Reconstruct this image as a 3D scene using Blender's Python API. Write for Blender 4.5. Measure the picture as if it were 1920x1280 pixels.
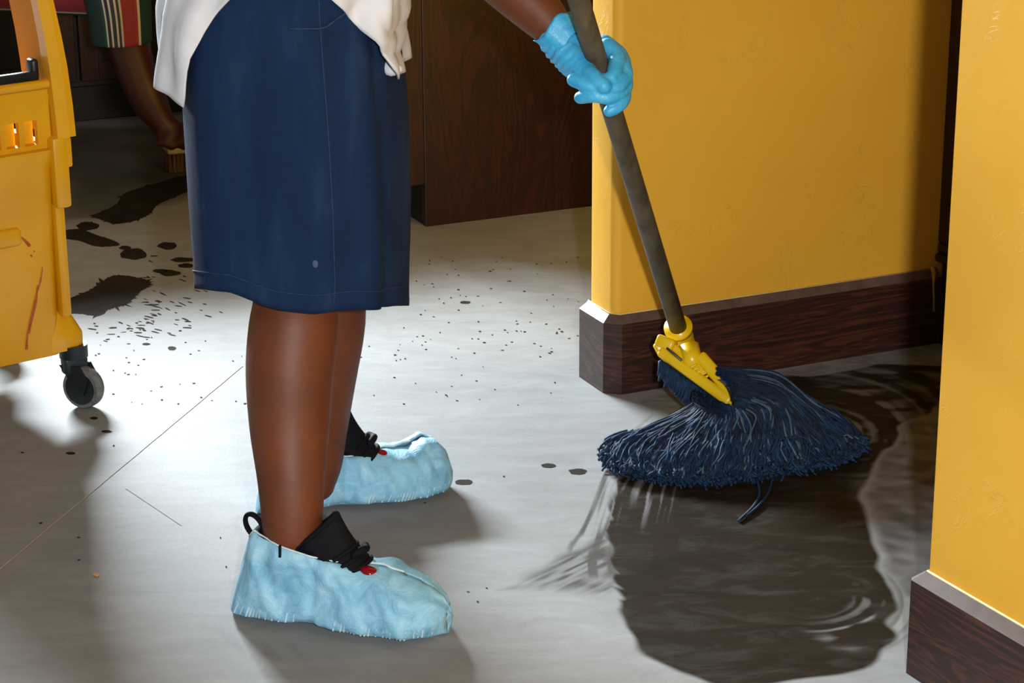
import bpy, bmesh, math, random
import numpy as np
from mathutils import Vector, Matrix, noise
random.seed(7); rng = np.random.default_rng(5)
PI = math.pi
for o in list(bpy.data.objects): bpy.data.objects.remove(o)
SC = bpy.context.scene; COL = SC.collection

# ------------------------------------------------------------------ camera
FPX = 4200.0; H = 1.35; PITCH = math.radians(18.4); ROLL = math.radians(-0.36)
F = Vector((0, math.cos(PITCH), -math.sin(PITCH))); U0 = Vector((0, math.sin(PITCH), math.cos(PITCH))); R0 = Vector((1, 0, 0))
R = R0*math.cos(ROLL) + U0*math.sin(ROLL); U = U0*math.cos(ROLL) - R0*math.sin(ROLL)
cam = bpy.data.cameras.new('camera'); cam.sensor_width = 36; cam.lens = FPX/1920*36
camo = bpy.data.objects.new('camera', cam); COL.objects.link(camo)
m = Matrix.Identity(4)
for i in range(3):
    m[i][0] = R[i]; m[i][1] = U[i]; m[i][2] = -F[i]
m[2][3] = H
camo.matrix_world = m; SC.camera = camo

# ------------------------------------------------------------------ world, lights, exposure
w = bpy.data.worlds.new('world'); SC.world = w; w.use_nodes = True
w.node_tree.nodes['Background'].inputs[0].default_value = (0.80, 0.90, 1.0, 1)
w.node_tree.nodes['Background'].inputs[1].default_value = 0.045
SC.view_settings.view_transform = 'Standard'; SC.view_settings.look = 'None'
SC.view_settings.gamma = 1; SC.view_settings.use_curve_mapping = False
SC.view_settings.exposure = 0.28
A0 = math.radians(24.3)
E1 = Vector((math.cos(A0), math.sin(A0), 0)); E2 = Vector((-math.sin(A0), math.cos(A0), 0))
def RL(x, y, z=0): return E1*x + E2*y + Vector((0, 0, z))          # room frame -> world
def area(name, loc, target, sx, sy, power, col):
    l = bpy.data.lights.new(name, 'AREA'); l.shape = 'RECTANGLE'; l.size = sx; l.size_y = sy; l.energy = power; l.color = col
    o = bpy.data.objects.new(name, l); COL.objects.link(o); o.location = loc
    o.rotation_euler = (Vector(target)-Vector(loc)).to_track_quat('-Z', 'Y').to_euler(); return o
area('window_light', RL(0.75, 8.35, 2.27), RL(1.0, 3.0, 0.2), 2.3, 0.36, 980, (0.84, 0.945, 1.0))
fl = bpy.data.lights.new('camera_flash', 'POINT'); fl.energy = 235; fl.shadow_soft_size = 0.035; fl.color = (1.0, 0.975, 0.94)
flo = bpy.data.objects.new('camera_flash', fl); COL.objects.link(flo); flo.location = (0.15, -0.02, 1.40)

# ------------------------------------------------------------------ measuring helpers (pixel of the photograph -> point in the place)
def ray(x, y): return F + R*((x-960)/FPX) - U*((y-640)/FPX)
def G(x, y, z=0.0):
    d = ray(x, y); return Vector((0, 0, H)) + d*((z-H)/d.z)
def P(x, y, Y):
    d = ray(x, y); return Vector((0, 0, H)) + d*(Y/d.y)
def C(x, y, dep): return Vector((0, 0, H)) + ray(x, y)*dep
def srgb(r, g, b):
    f = lambda c: (c/255/12.92) if c/255 <= .04045 else ((c/255+.055)/1.055)**2.4
    return (f(r), f(g), f(b), 1)

# ------------------------------------------------------------------ materials
class NT:
    def __init__(s, name):
        s.m = bpy.data.materials.new(name); s.m.use_nodes = True; s.t = s.m.node_tree; s.n = s.t.nodes; s.b = s.n['Principled BSDF']
    def add(s, typ, **k):
        nd = s.n.new(typ)
        for a, v in k.items():
            if hasattr(nd, a): setattr(nd, a, v)
        return nd
    def link(s, a, b): s.t.links.new(a, b)
    def coords(s, scale=(1, 1, 1), rot=(0, 0, 0)):
        tc = s.add('ShaderNodeTexCoord'); mp = s.add('ShaderNodeMapping'); s.link(tc.outputs['Object'], mp.inputs[0])
        mp.inputs['Scale'].default_value = scale; mp.inputs['Rotation'].default_value = rot; return mp.outputs[0]
    def noise(s, vec, scale, detail=4, rough=.55, dist=0):
        nd = s.add('ShaderNodeTexNoise'); s.link(vec, nd.inputs['Vector']); nd.inputs['Scale'].default_value = scale
        nd.inputs['Detail'].default_value = detail; nd.inputs['Roughness'].default_value = rough; nd.inputs['Distortion'].default_value = dist
        return nd.outputs['Fac']
    def ramp(s, fac, stops):
        nd = s.add('ShaderNodeValToRGB'); s.link(fac, nd.inputs[0]); e = nd.color_ramp.elements
        while len(e) < len(stops): e.new(.5)
        for k, (p, c) in enumerate(stops):
            e[k].position = p; e[k].color = c if len(c) == 4 else (*c, 1)
        return nd.outputs[0]
    def mix(s, fac, a, b, mode='MIX'):
        nd = s.add('ShaderNodeMix', data_type='RGBA', blend_type=mode)
        for sock, v in ((nd.inputs[0], fac), (nd.inputs[6], a), (nd.inputs[7], b)):
            if hasattr(v, 'links'): s.link(v, sock)
            else: sock.default_value = v
        return nd.outputs[2]
    def math(s, op, a, b=0.0):
        nd = s.add('ShaderNodeMath', operation=op)
        for sock, v in ((nd.inputs[0], a), (nd.inputs[1], b)):
            if hasattr(v, 'links'): s.link(v, sock)
            else: sock.default_value = v
        return nd.outputs[0]
    def bump(s, h, strength, dist=.01):
        nd = s.add('ShaderNodeBump'); s.link(h, nd.inputs['Height']); nd.inputs['Strength'].default_value = strength
        nd.inputs['Distance'].default_value = dist; s.link(nd.outputs[0], s.b.inputs['Normal'])
    def set(s, **k):
        for a, v in k.items():
            i = s.b.inputs[a.replace('_', ' ')]
            if hasattr(v, 'links'): s.link(v, i)
            else: i.default_value = v
        return s.m
def simple(name, c1, c2=None, scale=20, rough=.5, bump=0, bdist=.004, stretch=(1, 1, 1), detail=4, spec=.5, **kw):
    t = NT(name); v = t.coords(stretch); n = t.noise(v, scale, detail)
    c2 = c2 or c1
    t.set(Base_Color=t.ramp(n, [(.32, c1), (.68, c2)]), Roughness=rough, Specular_IOR_Level=spec, **kw)
    if bump: t.bump(n, bump, bdist)
    return t.m
def mat_paint():
    t = NT('yellow_trowelled_paint'); v = t.coords()
    n = t.noise(v, 2.2, 4); base = t.ramp(n, [(.3, srgb(226, 168, 48)), (.7, srgb(238, 182, 62))])
    cr = t.noise(t.coords((6, 6, 3)), 3.2, 6, .6, 1.6)
    r = t.ramp(cr, [(.488, (0, 0, 0)), (.50, (1, 1, 1)), (.512, (0, 0, 0))])
    big = t.ramp(t.noise(v, 9, 3), [(.54, (0, 0, 0)), (.66, (1, 1, 1))])
    marks = t.mix(1.0, r, big, 'MULTIPLY')
    fine = t.noise(v, 90, 3)
    hgt = t.math('ADD', t.math('MULTIPLY', marks, .7), t.math('ADD', t.math('MULTIPLY', fine, .12), t.math('MULTIPLY', t.noise(v, 14, 3), .5)))
    t.bump(hgt, .42, .004)
    return t.set(Base_Color=base, Roughness=.5, Specular_IOR_Level=.3)
def mat_wood(name, dark, mid, light, stretch=(1, 1, 1), scale=1.0, rough=.38, coat=.15):
    t = NT(name); v = t.coords(stretch)
    n1 = t.noise(v, 7*scale, 5, .6, 1.2)
    ring = t.math('SINE', t.math('MULTIPLY', n1, 60))
    g = t.noise(v, 45*scale, 5, .7)
    f = t.math('ADD', t.math('MULTIPLY', ring, .22), g)
    c = t.ramp(f, [(.25, dark), (.55, mid), (.82, light)])
    t.bump(f, .12, .002)
    return t.set(Base_Color=c, Roughness=rough, Coat_Weight=coat, Coat_Roughness=.3)
def mat_floor():
    t = NT('stained_concrete'); v = t.coords()
    n1 = t.noise(v, 1.7, 6, .6, .4); n2 = t.noise(t.coords((1, 2.6, 1), (0, 0, .4)), 9, 7, .68, .6); n3 = t.noise(v, 160, 3)
    f = t.math('ADD', t.math('MULTIPLY', n1, .5), t.math('MULTIPLY', n2, .5))
    dry = t.ramp(f, [(.34, srgb(126, 126, 126)), (.5, srgb(141, 142, 143)), (.66, srgb(156, 158, 159))])
    dry = t.mix(t.math('MULTIPLY', n3, .25), dry, srgb(118, 118, 116))
    n4 = t.noise(t.coords((1, 3.0, 1), (0, 0, -.3)), 6, 6, .6, .8)
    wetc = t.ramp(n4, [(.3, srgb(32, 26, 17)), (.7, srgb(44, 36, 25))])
    at = t.add('ShaderNodeAttribute', attribute_name='wet'); wf = at.outputs['Fac']  # wetness, plus shade painted in at the far floor and by the baseboard
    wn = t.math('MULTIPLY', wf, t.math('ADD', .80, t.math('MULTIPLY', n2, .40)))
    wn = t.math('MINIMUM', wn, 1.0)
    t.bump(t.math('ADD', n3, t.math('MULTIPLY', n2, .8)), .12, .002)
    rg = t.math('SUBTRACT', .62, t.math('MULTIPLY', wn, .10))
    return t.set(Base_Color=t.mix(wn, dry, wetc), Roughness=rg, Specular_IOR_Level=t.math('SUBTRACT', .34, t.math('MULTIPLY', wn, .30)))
def mat_cover():
    t = NT('blue_nonwoven_fabric'); v = t.coords()
    n1 = t.noise(v, 26, 5, .65, .8); n2 = t.noise(v, 420, 3)
    c = t.ramp(n1, [(.3, srgb(104, 172, 212)), (.5, srgb(138, 204, 238)), (.75, srgb(176, 226, 248))])
    c = t.mix(t.math('MULTIPLY', n2, .22), c, srgb(190, 228, 245))
    t.bump(t.math('ADD', t.math('MULTIPLY', n1, .9), t.math('MULTIPLY', n2, .18)), .6, .006)
    return t.set(Base_Color=c, Roughness=.6, Specular_IOR_Level=.35, Transmission_Weight=0.0)
def mat_denim():
    t = NT('blue_skirt_twill'); v = t.coords()
    n1 = t.noise(t.coords((1, 1, .5)), 9, 5, .6, .6); n2 = t.noise(v, 700, 2); n3 = t.noise(t.coords((2, 2, .25)), 14, 4)
    f = t.math('ADD', t.math('MULTIPLY', n1, .6), t.math('MULTIPLY', n3, .4))
    c = t.ramp(f, [(.32, srgb(10, 30, 60)), (.52, srgb(15, 40, 74)), (.70, srgb(34, 58, 90))])
    t.bump(t.math('ADD', f, t.math('MULTIPLY', n2, .15)), .5, .01)
    return t.set(Base_Color=c, Roughness=.85, Specular_IOR_Level=.2)
def mat_stripes():
    t = NT('striped_sleeve_cloth'); tc = t.add('ShaderNodeAttribute', attribute_name='stripe'); fac = tc.outputs['Fac']
    nd = t.ramp(fac, [(0, srgb(20, 52, 52)), (.30, srgb(24, 66, 62)), (.34, srgb(190, 186, 176)), (.37, srgb(40, 46, 60)), (.42, srgb(196, 190, 180)),
                      (.45, srgb(50, 56, 70)), (.51, srgb(200, 194, 186)), (.54, srgb(60, 60, 70)), (.58, srgb(196, 190, 180)), (.61, srgb(150, 52, 62)),
                      (.80, srgb(160, 62, 70)), (.83, srgb(210, 204, 196)), (.86, srgb(24, 62, 62))])
    nd.node.color_ramp.interpolation = 'CONSTANT'
    return t.set(Base_Color=nd, Roughness=.85)
M = {}
M['paint'] = mat_paint()
M['wood'] = mat_wood('dark_stained_wood', srgb(38, 17, 10), srgb(54, 25, 15), srgb(82, 42, 24), (.4, .8, 4.5), .6, .55, 0)
M['wood_top'] = simple('lighter_wood_edge', srgb(84, 66, 60), srgb(104, 88, 80), 30, .32)  # lighter grey-brown for the eased top of the baseboards
M['casing'] = mat_wood('dark_casing_wood', srgb(26, 12, 8), srgb(44, 21, 13), srgb(66, 34, 20), (8, 8, .8), 1.1, .3)
M['cab'] = mat_wood('reddish_cabinet_veneer', srgb(30, 6, 2), srgb(40, 9, 3), srgb(52, 13, 4), (2.2, 2.2, .6), .5, .4, .1)
M['cab_back'] = mat_wood('dark_brown_veneer', srgb(14, 5, 3), srgb(22, 8, 5), srgb(32, 12, 7), (2.2, 2.2, .6), .5, .5, 0)
M['black'] = simple('black_toe_board', srgb(8, 8, 10), srgb(12, 13, 16), 40, .5)
M['counter'] = simple('dark_stone_counter', srgb(40, 38, 36), srgb(60, 56, 52), 60, .25)
M['floor'] = mat_floor()
M['wet'] = simple('wet_concrete_stain', srgb(36, 32, 26), srgb(48, 42, 35), 14, .8, spec=.06)
M['line'] = simple('sawcut_line', srgb(186, 176, 162), srgb(165, 158, 150), 60, .7)
M['plaster'] = simple('brown_plaster', srgb(72, 58, 42), srgb(80, 64, 46), 8, .8)
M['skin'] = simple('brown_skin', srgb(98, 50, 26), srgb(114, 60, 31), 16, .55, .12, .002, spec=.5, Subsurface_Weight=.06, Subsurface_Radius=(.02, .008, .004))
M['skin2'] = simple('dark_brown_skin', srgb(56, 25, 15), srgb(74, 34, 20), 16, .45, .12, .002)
M['denim'] = mat_denim()
M['seam'] = simple('skirt_stitching', srgb(16, 36, 66), srgb(34, 60, 94), 200, .8)
M['shirt'] = simple('white_jersey', srgb(206, 208, 214), srgb(222, 224, 230), 12, .85, .25, .01, spec=.2)
M['cover'] = mat_cover()
M['stitch'] = simple('white_elastic_stitch', srgb(196, 226, 240), srgb(222, 240, 248), 60, .6)
M['shoe'] = simple('black_shoe_textile', srgb(7, 9, 15), srgb(14, 17, 26), 60, .8, .3, .003, spec=.2)
M['red'] = simple('glossy_red_trim', srgb(120, 12, 24), srgb(140, 16, 30), 20, .12)
t = NT('blue_nitrile'); v = t.coords(); n = t.noise(v, 30, 4, .6, .8); wv = t.noise(t.coords((1, 1, 1)), 75, 3, .5, 1.5)
t.bump(t.math('ADD', n, t.math('MULTIPLY', wv, .35)), .5, .004)
M['glove'] = t.set(Base_Color=t.ramp(n, [(.3, srgb(50, 168, 226)), (.7, srgb(86, 198, 246))]), Roughness=.42)
M['pole'] = simple('weathered_wood_pole', srgb(70, 62, 46), srgb(104, 92, 70), 40, .6, .3, .002, (1, 1, .12))
def plastic(name, a, b, rough=.32, spec=.5):
    return simple(name, a, b, 7, rough, .05, .004, spec=spec)
M['yellow'] = plastic('yellow_bucket_plastic', srgb(210, 146, 4), srgb(224, 162, 10), .34)
M['orange'] = plastic('orange_yellow_plastic', srgb(198, 134, 4), srgb(210, 146, 8), .6, .2)
M['hotyellow'] = plastic('bright_yellow_plastic', srgb(232, 190, 10), srgb(242, 204, 22), .3)
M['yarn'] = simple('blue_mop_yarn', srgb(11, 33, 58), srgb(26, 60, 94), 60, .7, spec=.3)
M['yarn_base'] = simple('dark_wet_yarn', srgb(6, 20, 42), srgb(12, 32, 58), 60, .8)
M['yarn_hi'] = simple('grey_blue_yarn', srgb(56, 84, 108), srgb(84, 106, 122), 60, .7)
M['rubber'] = simple('grey_rubber_tyre', srgb(86, 88, 88), srgb(118, 120, 118), 80, .7, .3, .002)
M['dark_plastic'] = simple('black_caster_plastic', srgb(16, 22, 24), srgb(28, 36, 40), 30, .4)
M['glass_window'] = simple('frosted_glass', srgb(200, 215, 225), None, 5, .4)
M['stain'] = simple('red_stain', srgb(150, 40, 10), srgb(190, 90, 10), 120, .5)
M['bristle'] = simple('brown_bristles', srgb(60, 44, 34), srgb(110, 84, 66), 90, .8, .6, .004, (1, 1, .1))
M['band'] = simple('pale_brush_block', srgb(170, 164, 148), srgb(188, 182, 166), 30, .6)
M['trousers'] = simple('navy_trousers', srgb(22, 30, 52), srgb(30, 40, 66), 30, .85)
M['stripes'] = mat_stripes()
M['hair'] = simple('black_hair', srgb(12, 10, 9), srgb(24, 20, 18), 60, .6, .8, .01)
M['eye'] = simple('eye_white', srgb(225, 222, 215), None, 5, .2)
M['drip'] = simple('dried_paint_drip', srgb(176, 128, 60), srgb(190, 150, 84), 60, .6)
M['ochre'] = simple('wood_crumb', srgb(200, 150, 80), None, 60, .6)
M['caulk'] = simple('pale_paint_edge', srgb(226, 204, 140), srgb(214, 186, 110), 60, .6)

# ------------------------------------------------------------------ mesh helpers
def link(name, me, mat=None, parent=None, smooth=True):
    if mat is not None:
        me.materials.append(mat)
    for p in me.polygons: p.use_smooth = smooth
    o = bpy.data.objects.new(name, me); COL.objects.link(o)
    if parent is not None: o.parent = parent
    return o
def root_loc(p):
    v = Vector((0, 0, 0))
    while p is not None: v = v + p.location; p = p.parent
    return v
def mesh(name, vf, mat, parent=None, smooth=True, loc=None):
    """vf in world coordinates; stored relative to the parent's (or own) origin"""
    vs, fs = vf; off = root_loc(parent) if parent is not None else (Vector(loc) if loc is not None else Vector((0, 0, 0)))
    me = bpy.data.meshes.new(name); me.from_pydata([tuple(Vector(v)-off) for v in vs], [], fs); me.update()
    o = link(name, me, mat, parent, smooth)
    if parent is None and loc is not None: o.location = loc
    return o
def tag(o, label=None, cat=None, group=None, kind=None):
    if label: o['label'] = label
    if cat: o['category'] = cat
    if group: o['group'] = group
    if kind: o['kind'] = kind
    return o
def empty(name, loc, label=None, cat=None, group=None):
    o = bpy.data.objects.new(name, None); COL.objects.link(o); o.location = loc; o.empty_display_size = .05
    return tag(o, label, cat, group)
def join(*vfs):
    V = []; Fs = []
    for vs, fs in vfs:
        k = len(V); V += [Vector(v) for v in vs]; Fs += [tuple(i+k for i in f) for f in fs]
    return V, Fs
def xf(vf, mat): return [mat @ Vector(v) for v in vf[0]], vf[1]
def box(x0, x1, y0, y1, z0, z1):
    v = [(x, y, z) for x in (x0, x1) for y in (y0, y1) for z in (z0, z1)]
    return [Vector(a) for a in v], [(0, 1, 3, 2), (4, 6, 7, 5), (0, 4, 5, 1), (2, 3, 7, 6), (0, 2, 6, 4), (1, 5, 7, 3)]
def bevel_vf(vf, r, seg=2):
    bm = bmesh.new(); vs = [bm.verts.new(v) for v in vf[0]]
    for f in vf[1]: bm.faces.new([vs[i] for i in f])
    bmesh.ops.recalc_face_normals(bm, faces=bm.faces[:])
    bmesh.ops.bevel(bm, geom=bm.edges[:], offset=r, segments=seg, profile=.5, affect='EDGES', clamp_overlap=True)
    bm.verts.index_update(); out = [v.co.copy() for v in bm.verts], [tuple(v.index for v in f.verts) for f in bm.faces]; bm.free(); return out
def loft(rings, cap=True, closed=True):
    V = [Vector(p) for r in rings for p in r]; n = len(rings[0]); Fs = []
    for i in range(len(rings)-1):
        for j in range(n if closed else n-1):
            a = i*n+j; b = i*n+(j+1) % n; Fs.append((a, b, b+n, a+n))
    if cap and closed:
        Fs.append(tuple(reversed(range(n)))); Fs.append(tuple(range((len(rings)-1)*n, len(rings)*n)))
    return V, Fs
def catmull(pts, n):
    """pts: list of tuples of any length -> n resampled"""
    a = np.array([list(p) for p in pts], float); k = len(a); out = []
    for q in np.linspace(0, k-1, n):
        i = min(int(q), k-2); u = q-i
        p0 = a[max(i-1, 0)]; p1 = a[i]; p2 = a[i+1]; p3 = a[min(i+2, k-1)]
        out.append(.5*((2*p1)+(-p0+p2)*u+(2*p0-5*p1+4*p2-p3)*u*u+(-p0+3*p1-3*p2+p3)*u**3))
    return np.array(out)
def tube(pts, radii, sides=12, n=None, cap=True, flat=(1, 1), up=None):
    """smooth tube through pts; flat scales the two section axes"""
    if not hasattr(radii, '__len__'): radii = [radii]*len(pts)
    if n: 
        a = catmull([(*p, r) for p, r in zip(pts, radii)], n); pts = [Vector(q[:3]) for q in a]; radii = [max(q[3], 1e-4) for q in a]
    pts = [Vector(p) for p in pts]; rings = []; prev = None
    for i, p in enumerate(pts):
        tdir = (pts[min(i+1, len(pts)-1)]-pts[max(i-1, 0)]).normalized()
        if prev is None:
            a = Vector(up) if up is not None else (Vector((0, 0, 1)) if abs(tdir.z) < .9 else Vector((0, 1, 0)))
            x = (a-tdir*a.dot(tdir)).normalized()
        else: x = (prev-tdir*prev.dot(tdir)).normalized()
        prev = x; y = tdir.cross(x)
        rings.append([p+(x*math.cos(q)*flat[0]+y*math.sin(q)*flat[1])*radii[i] for q in [2*PI*k/sides for k in range(sides)]])
    return loft(rings, cap)
def capsule(pts, radii, sides=14, n=None, **k):
    """tube with rounded ends"""
    if not hasattr(radii, '__len__'): radii = [radii]*len(pts)
    if n:
        a = catmull([(*p, r) for p, r in zip(pts, radii)], n); pts = [Vector(q[:3]) for q in a]; radii = [q[3] for q in a]
    pts = [Vector(p) for p in pts]
    d0 = (pts[0]-pts[1]).normalized(); d1 = (pts[-1]-pts[-2]).normalized(); r0 = radii[0]; r1 = radii[-1]
    A = [(pts[0]+d0*r0*s, r0*c) for s, c in ((.99, .12), (.87, .5), (.6, .8), (.3, .95))]
    B = [(pts[-1]+d1*r1*s, r1*c) for s, c in ((.3, .95), (.6, .8), (.87, .5), (.99, .12))]
    return tube([a for a, _ in A]+pts+[b for b, _ in B], [r for _, r in A]+list(radii)+[r for _, r in B], sides, **k)
def ellipsoid(c, rx, ry, rz, n=16, rot=None):
    rings = []
    for i in range(1, n):
        a = PI*i/n
        rings.append([Vector((rx*math.sin(a)*math.cos(b), ry*math.sin(a)*math.sin(b), -rz*math.cos(a))) for b in [2*PI*k/n for k in range(n)]])
    v, f = loft(rings); mt = (rot or Matrix.Identity(3)).to_4x4()
    return [mt @ p + Vector(c) for p in v], f
def remesh(name, vf, voxel, smooth_it, mat, parent=None, loc=None, fac=.5):
    """fuse overlapping closed pieces into one continuous skin"""
    off = root_loc(parent) if parent is not None else Vector(loc)
    me = bpy.data.meshes.new('tmp'); me.from_pydata([tuple(Vector(v)-off) for v in vf[0]], [], vf[1]); me.update()
    bm = bmesh.new(); bm.from_mesh(me); bmesh.ops.recalc_face_normals(bm, faces=bm.faces[:]); bm.to_mesh(me); bm.free()
    o = bpy.data.objects.new('tmp', me); COL.objects.link(o)
    md = o.modifiers.new('r', 'REMESH'); md.mode = 'VOXEL'; md.voxel_size = voxel
    sm = o.modifiers.new('s', 'SMOOTH'); sm.factor = fac; sm.iterations = smooth_it
    bpy.context.view_layer.update(); dg = bpy.context.evaluated_depsgraph_get()
    nm = bpy.data.meshes.new_from_object(o.evaluated_get(dg)); bpy.data.objects.remove(o); nm.name = name; nm.materials.clear()
    ob = link(name, nm, mat, parent)
    if parent is None: ob.location = loc
    return ob
def displace(o, fn):
    for v in o.data.vertices: v.co = fn(v.co)
    o.data.update()
def frame_mat(loc, ang):
    return Matrix.Translation(Vector(loc)) @ Matrix.Rotation(ang, 4, 'Z')
def placed(name, vf, mat, loc, ang, smooth=False, kind=None, parent=None):
    """top-level mesh in its own rotated frame"""
    me = bpy.data.meshes.new(name); me.from_pydata([tuple(v) for v in vf[0]], [], vf[1]); me.update()
    o = link(name, me, mat, parent, smooth)
    if parent is None: o.location = loc; o.rotation_euler = (0, 0, ang)
    if kind: o['kind'] = kind
    return o

# ------------------------------------------------------------------ floor with the mopped patch and some painted shade in one attribute
def sdf_poly(X, Y, poly):
    p = np.array([(q.x, q.y) for q in poly]); d = np.full(X.shape, 1e9); inside = np.zeros(X.shape, bool); n = len(p)
    for i in range(n):
        a = p[i]; b = p[(i+1) % n]; e = b-a; wx = X-a[0]; wy = Y-a[1]
        tt = np.clip((wx*e[0]+wy*e[1])/(e@e), 0, 1); d = np.minimum(d, (wx-e[0]*tt)**2+(wy-e[1]*tt)**2)
        c = ((a[1] > Y) != (b[1] > Y)) & (X < (b[0]-a[0])*(Y-a[1])/(b[1]-a[1]+1e-12)+a[0]); inside ^= c
    d = np.sqrt(d); return np.where(inside, d, -d)
def sstep(x, a, b): u = np.clip((x-a)/(b-a), 0, 1); return u*u*(3-2*u)
def noise1(x, seed, n=4096):
    r = np.random.default_rng(seed).random(n); i = np.floor(x).astype(int); u = x-i; u = u*u*(3-2*u)
    return r[i % n]*(1-u)+r[(i+1) % n]*u
def noise2(x, y, seed):
    r = np.random.default_rng(seed).random((256, 256)); i = np.floor(x).astype(int); j = np.floor(y).astype(int)
    u = x-i; v = y-j; u = u*u*(3-2*u); v = v*v*(3-2*v)
    g = lambda a, b: r[a % 256, b % 256]
    return (g(i, j)*(1-u)+g(i+1, j)*u)*(1-v)+(g(i, j+1)*(1-u)+g(i+1, j+1)*u)*v
xs = np.concatenate([np.linspace(-7, -1.5, 18)[:-1], np.linspace(-1.5, -.6, 46)[:-1], np.linspace(-.6, -.06, 60)[:-1], np.arange(-.06, .93, .0023), np.linspace(.935, 5, 16)])
ys = np.concatenate([np.linspace(-3, 2.55, 16)[:-1], np.arange(2.55, 4.1, .0025), np.linspace(4.105, 6.3, 110)[:-1], np.linspace(6.3, 13, 12)])
X, Y = np.meshgrid(xs, ys)
def poly(*pts):
    a = catmull([*pts, pts[0]], len(pts)*5+1)[:-1]; return [G(*p) for p in a]
wobx = X+(noise2(X*22, Y*22, 3)-.5)*.022; woby = Y+(noise2(X*22, Y*22, 4)-.5)*.022
_c = G(1400, 905); _r = np.hypot(X-_c.x-.25, Y-_c.y)
stk0 = (noise1(_r*130, 61)-.5)*.013*(X < G(1230, 950).x)*sstep(Y, G(1160, 1180).y, G(1160, 1080).y)
main = stk0+sdf_poly(wobx, woby, poly((1145, 900), (1134, 960), (1142, 1040), (1160, 1110), (1170, 1170), (1200, 1222), (1262, 1262), (1340, 1284), (1430, 1290), (1520, 1275), (1600, 1262),
        (1655, 1240), (1680, 1190), (1672, 1110), (1645, 1030), (1622, 960), (1628, 900), (1690, 810), (1790, 740), (1800, 690), (1650, 684), (1540, 700), (1450, 712), (1380, 760), (1250, 850)))
wet = sstep(main, -.004, .010)
semi = sdf_poly(wobx, woby, poly((1622, 960), (1628, 890), (1690, 800), (1800, 720), (1790, 1000), (1740, 1110), (1700, 1120), (1672, 1090), (1640, 1010)))
sn = noise2(X*30+Y*40, Y*16-X*20, 9)
wet = np.maximum(wet, sstep(semi, -.01, .02)*(.34+.40*sn))
rim = sdf_poly(wobx, woby, poly((1180, 745), (1330, 725), (1757, 640), (1830, 660), (1800, 700), (1650, 690), (1540, 705), (1440, 730), (1330, 790), (1280, 790), (1200, 770)))
wet = np.maximum(wet, sstep(rim, -.02, .02)*(.16+.30*noise2(X*60, Y*90, 10)))  # dampness that also paints in the shade between mop and baseboard
def circ(a, b, c):
    ax, ay, bx, by, cx_, cy_ = a.x, a.y, b.x, b.y, c.x, c.y; d = 2*(ax*(by-cy_)+bx*(cy_-ay)+cx_*(ay-by))
    ux = ((ax*ax+ay*ay)*(by-cy_)+(bx*bx+by*by)*(cy_-ay)+(cx_*cx_+cy_*cy_)*(ay-by))/d
    uy = ((ax*ax+ay*ay)*(cx_-bx)+(bx*bx+by*by)*(ax-cx_)+(cx_*cx_+cy_*cy_)*(bx-ax))/d
    return ux, uy, math.hypot(ax-ux, ay-uy)
ux, uy, ur = circ(G(1290, 735), G(1112, 890), G(1068, 1085))
rr = np.hypot(X-ux, Y-uy); py_ = Y
brk = noise2(rr*160, Y*5+40, 41)
streak = noise1(rr*240+noise2(X*5, Y*5, 5)*5, 11)*.6+.4*brk; streak2 = noise1(rr*90+noise2(X*4, Y*4, 6)*4, 12)
s1 = sstep(streak*.6+streak2*.5, .40, .66)
ytop, ybot, ymid = G(1280, 740).y, G(1075, 1100).y, G(1130, 880).y
left = sstep(rr, ur-.105, ur-.075)*(1-sstep(rr, ur-.010, ur+.008))*sstep(Y, ybot, ybot+.05)*(1-sstep(Y, ytop-.05, ytop))*(X < ux)
wet = np.maximum(wet, left*s1*np.where(Y < ymid, .75, .42))
inn = sstep(rr, ur-.16, ur-.12)*(1-sstep(rr, ur-.055, ur-.045))*sstep(Y, G(1200, 1010).y, G(1200, 930).y)*(X < ux)*(Y < ymid+.05)
wet = wet*(1-inn*sstep(noise1(rr*230+noise2(X*9, Y*9, 44)*3, 15)*.6+brk*.5, .58, .90)*.60)
c2 = G(1500, 1110); r2 = np.hypot(X-c2.x, (Y-c2.y)*.8); t2 = np.degrees(np.arctan2(-(Y-c2.y), X-c2.x))
sw = sstep(r2, .06, .11)*(1-sstep(r2, .15, .17))*sstep(t2, -28, 2)*(1-sstep(t2, 75, 100))
wet = wet*(1-sw*sstep(noise1(r2*150+noise2(X*9, Y*9, 7)*5, 21)*.7+.45*noise2(X*40, Y*40, 46), .45, 1.05)*.75*sstep(noise2(X*25, Y*25, 71), .25, .6))
edge2 = sstep(r2, .118, .128)*(1-sstep(r2, .168, .180))*sstep(t2, -40, -15)*(1-sstep(t2, 60, 95))
wet = np.maximum(wet, edge2*sstep(noise1(r2*130+noise2(X*8, Y*8, 72), 23), .45, .75)*.5)
c3 = G(1540, 800); r3 = np.hypot(X-c3.x, (Y-c3.y)*.6)
sw3 = sstep(X, .52, .60)*sstep(Y, 3.15, 3.3)
wet = wet*(1-sw3*sstep(noise1(r3*120+noise2(X*7, Y*7, 8)*6, 31)*.6+.5*noise2(X*22, Y*60, 47), .5, .95)*.40)
tri = sdf_poly(wobx, woby, poly((928, 1106), (1010, 1062), (1090, 1015), (1150, 990), (1170, 1050), (1165, 1112), (1080, 1112), (1000, 1110)))
ta = G(928, 1106); tb = G(1150, 1000); tl = math.hypot(tb.x-ta.x, tb.y-ta.y); tu = ((X-ta.x)*(tb.x-ta.x)+(Y-ta.y)*(tb.y-ta.y))/tl; tv = (-(X-ta.x)*(tb.y-ta.y)+(Y-ta.y)*(tb.x-ta.x))/tl
tn = noise2(tu*14+3, tv*170+7, 14)*.5+noise2(tu*30+tv*20, tv*90-tu*8+20, 15)*.5
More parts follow.
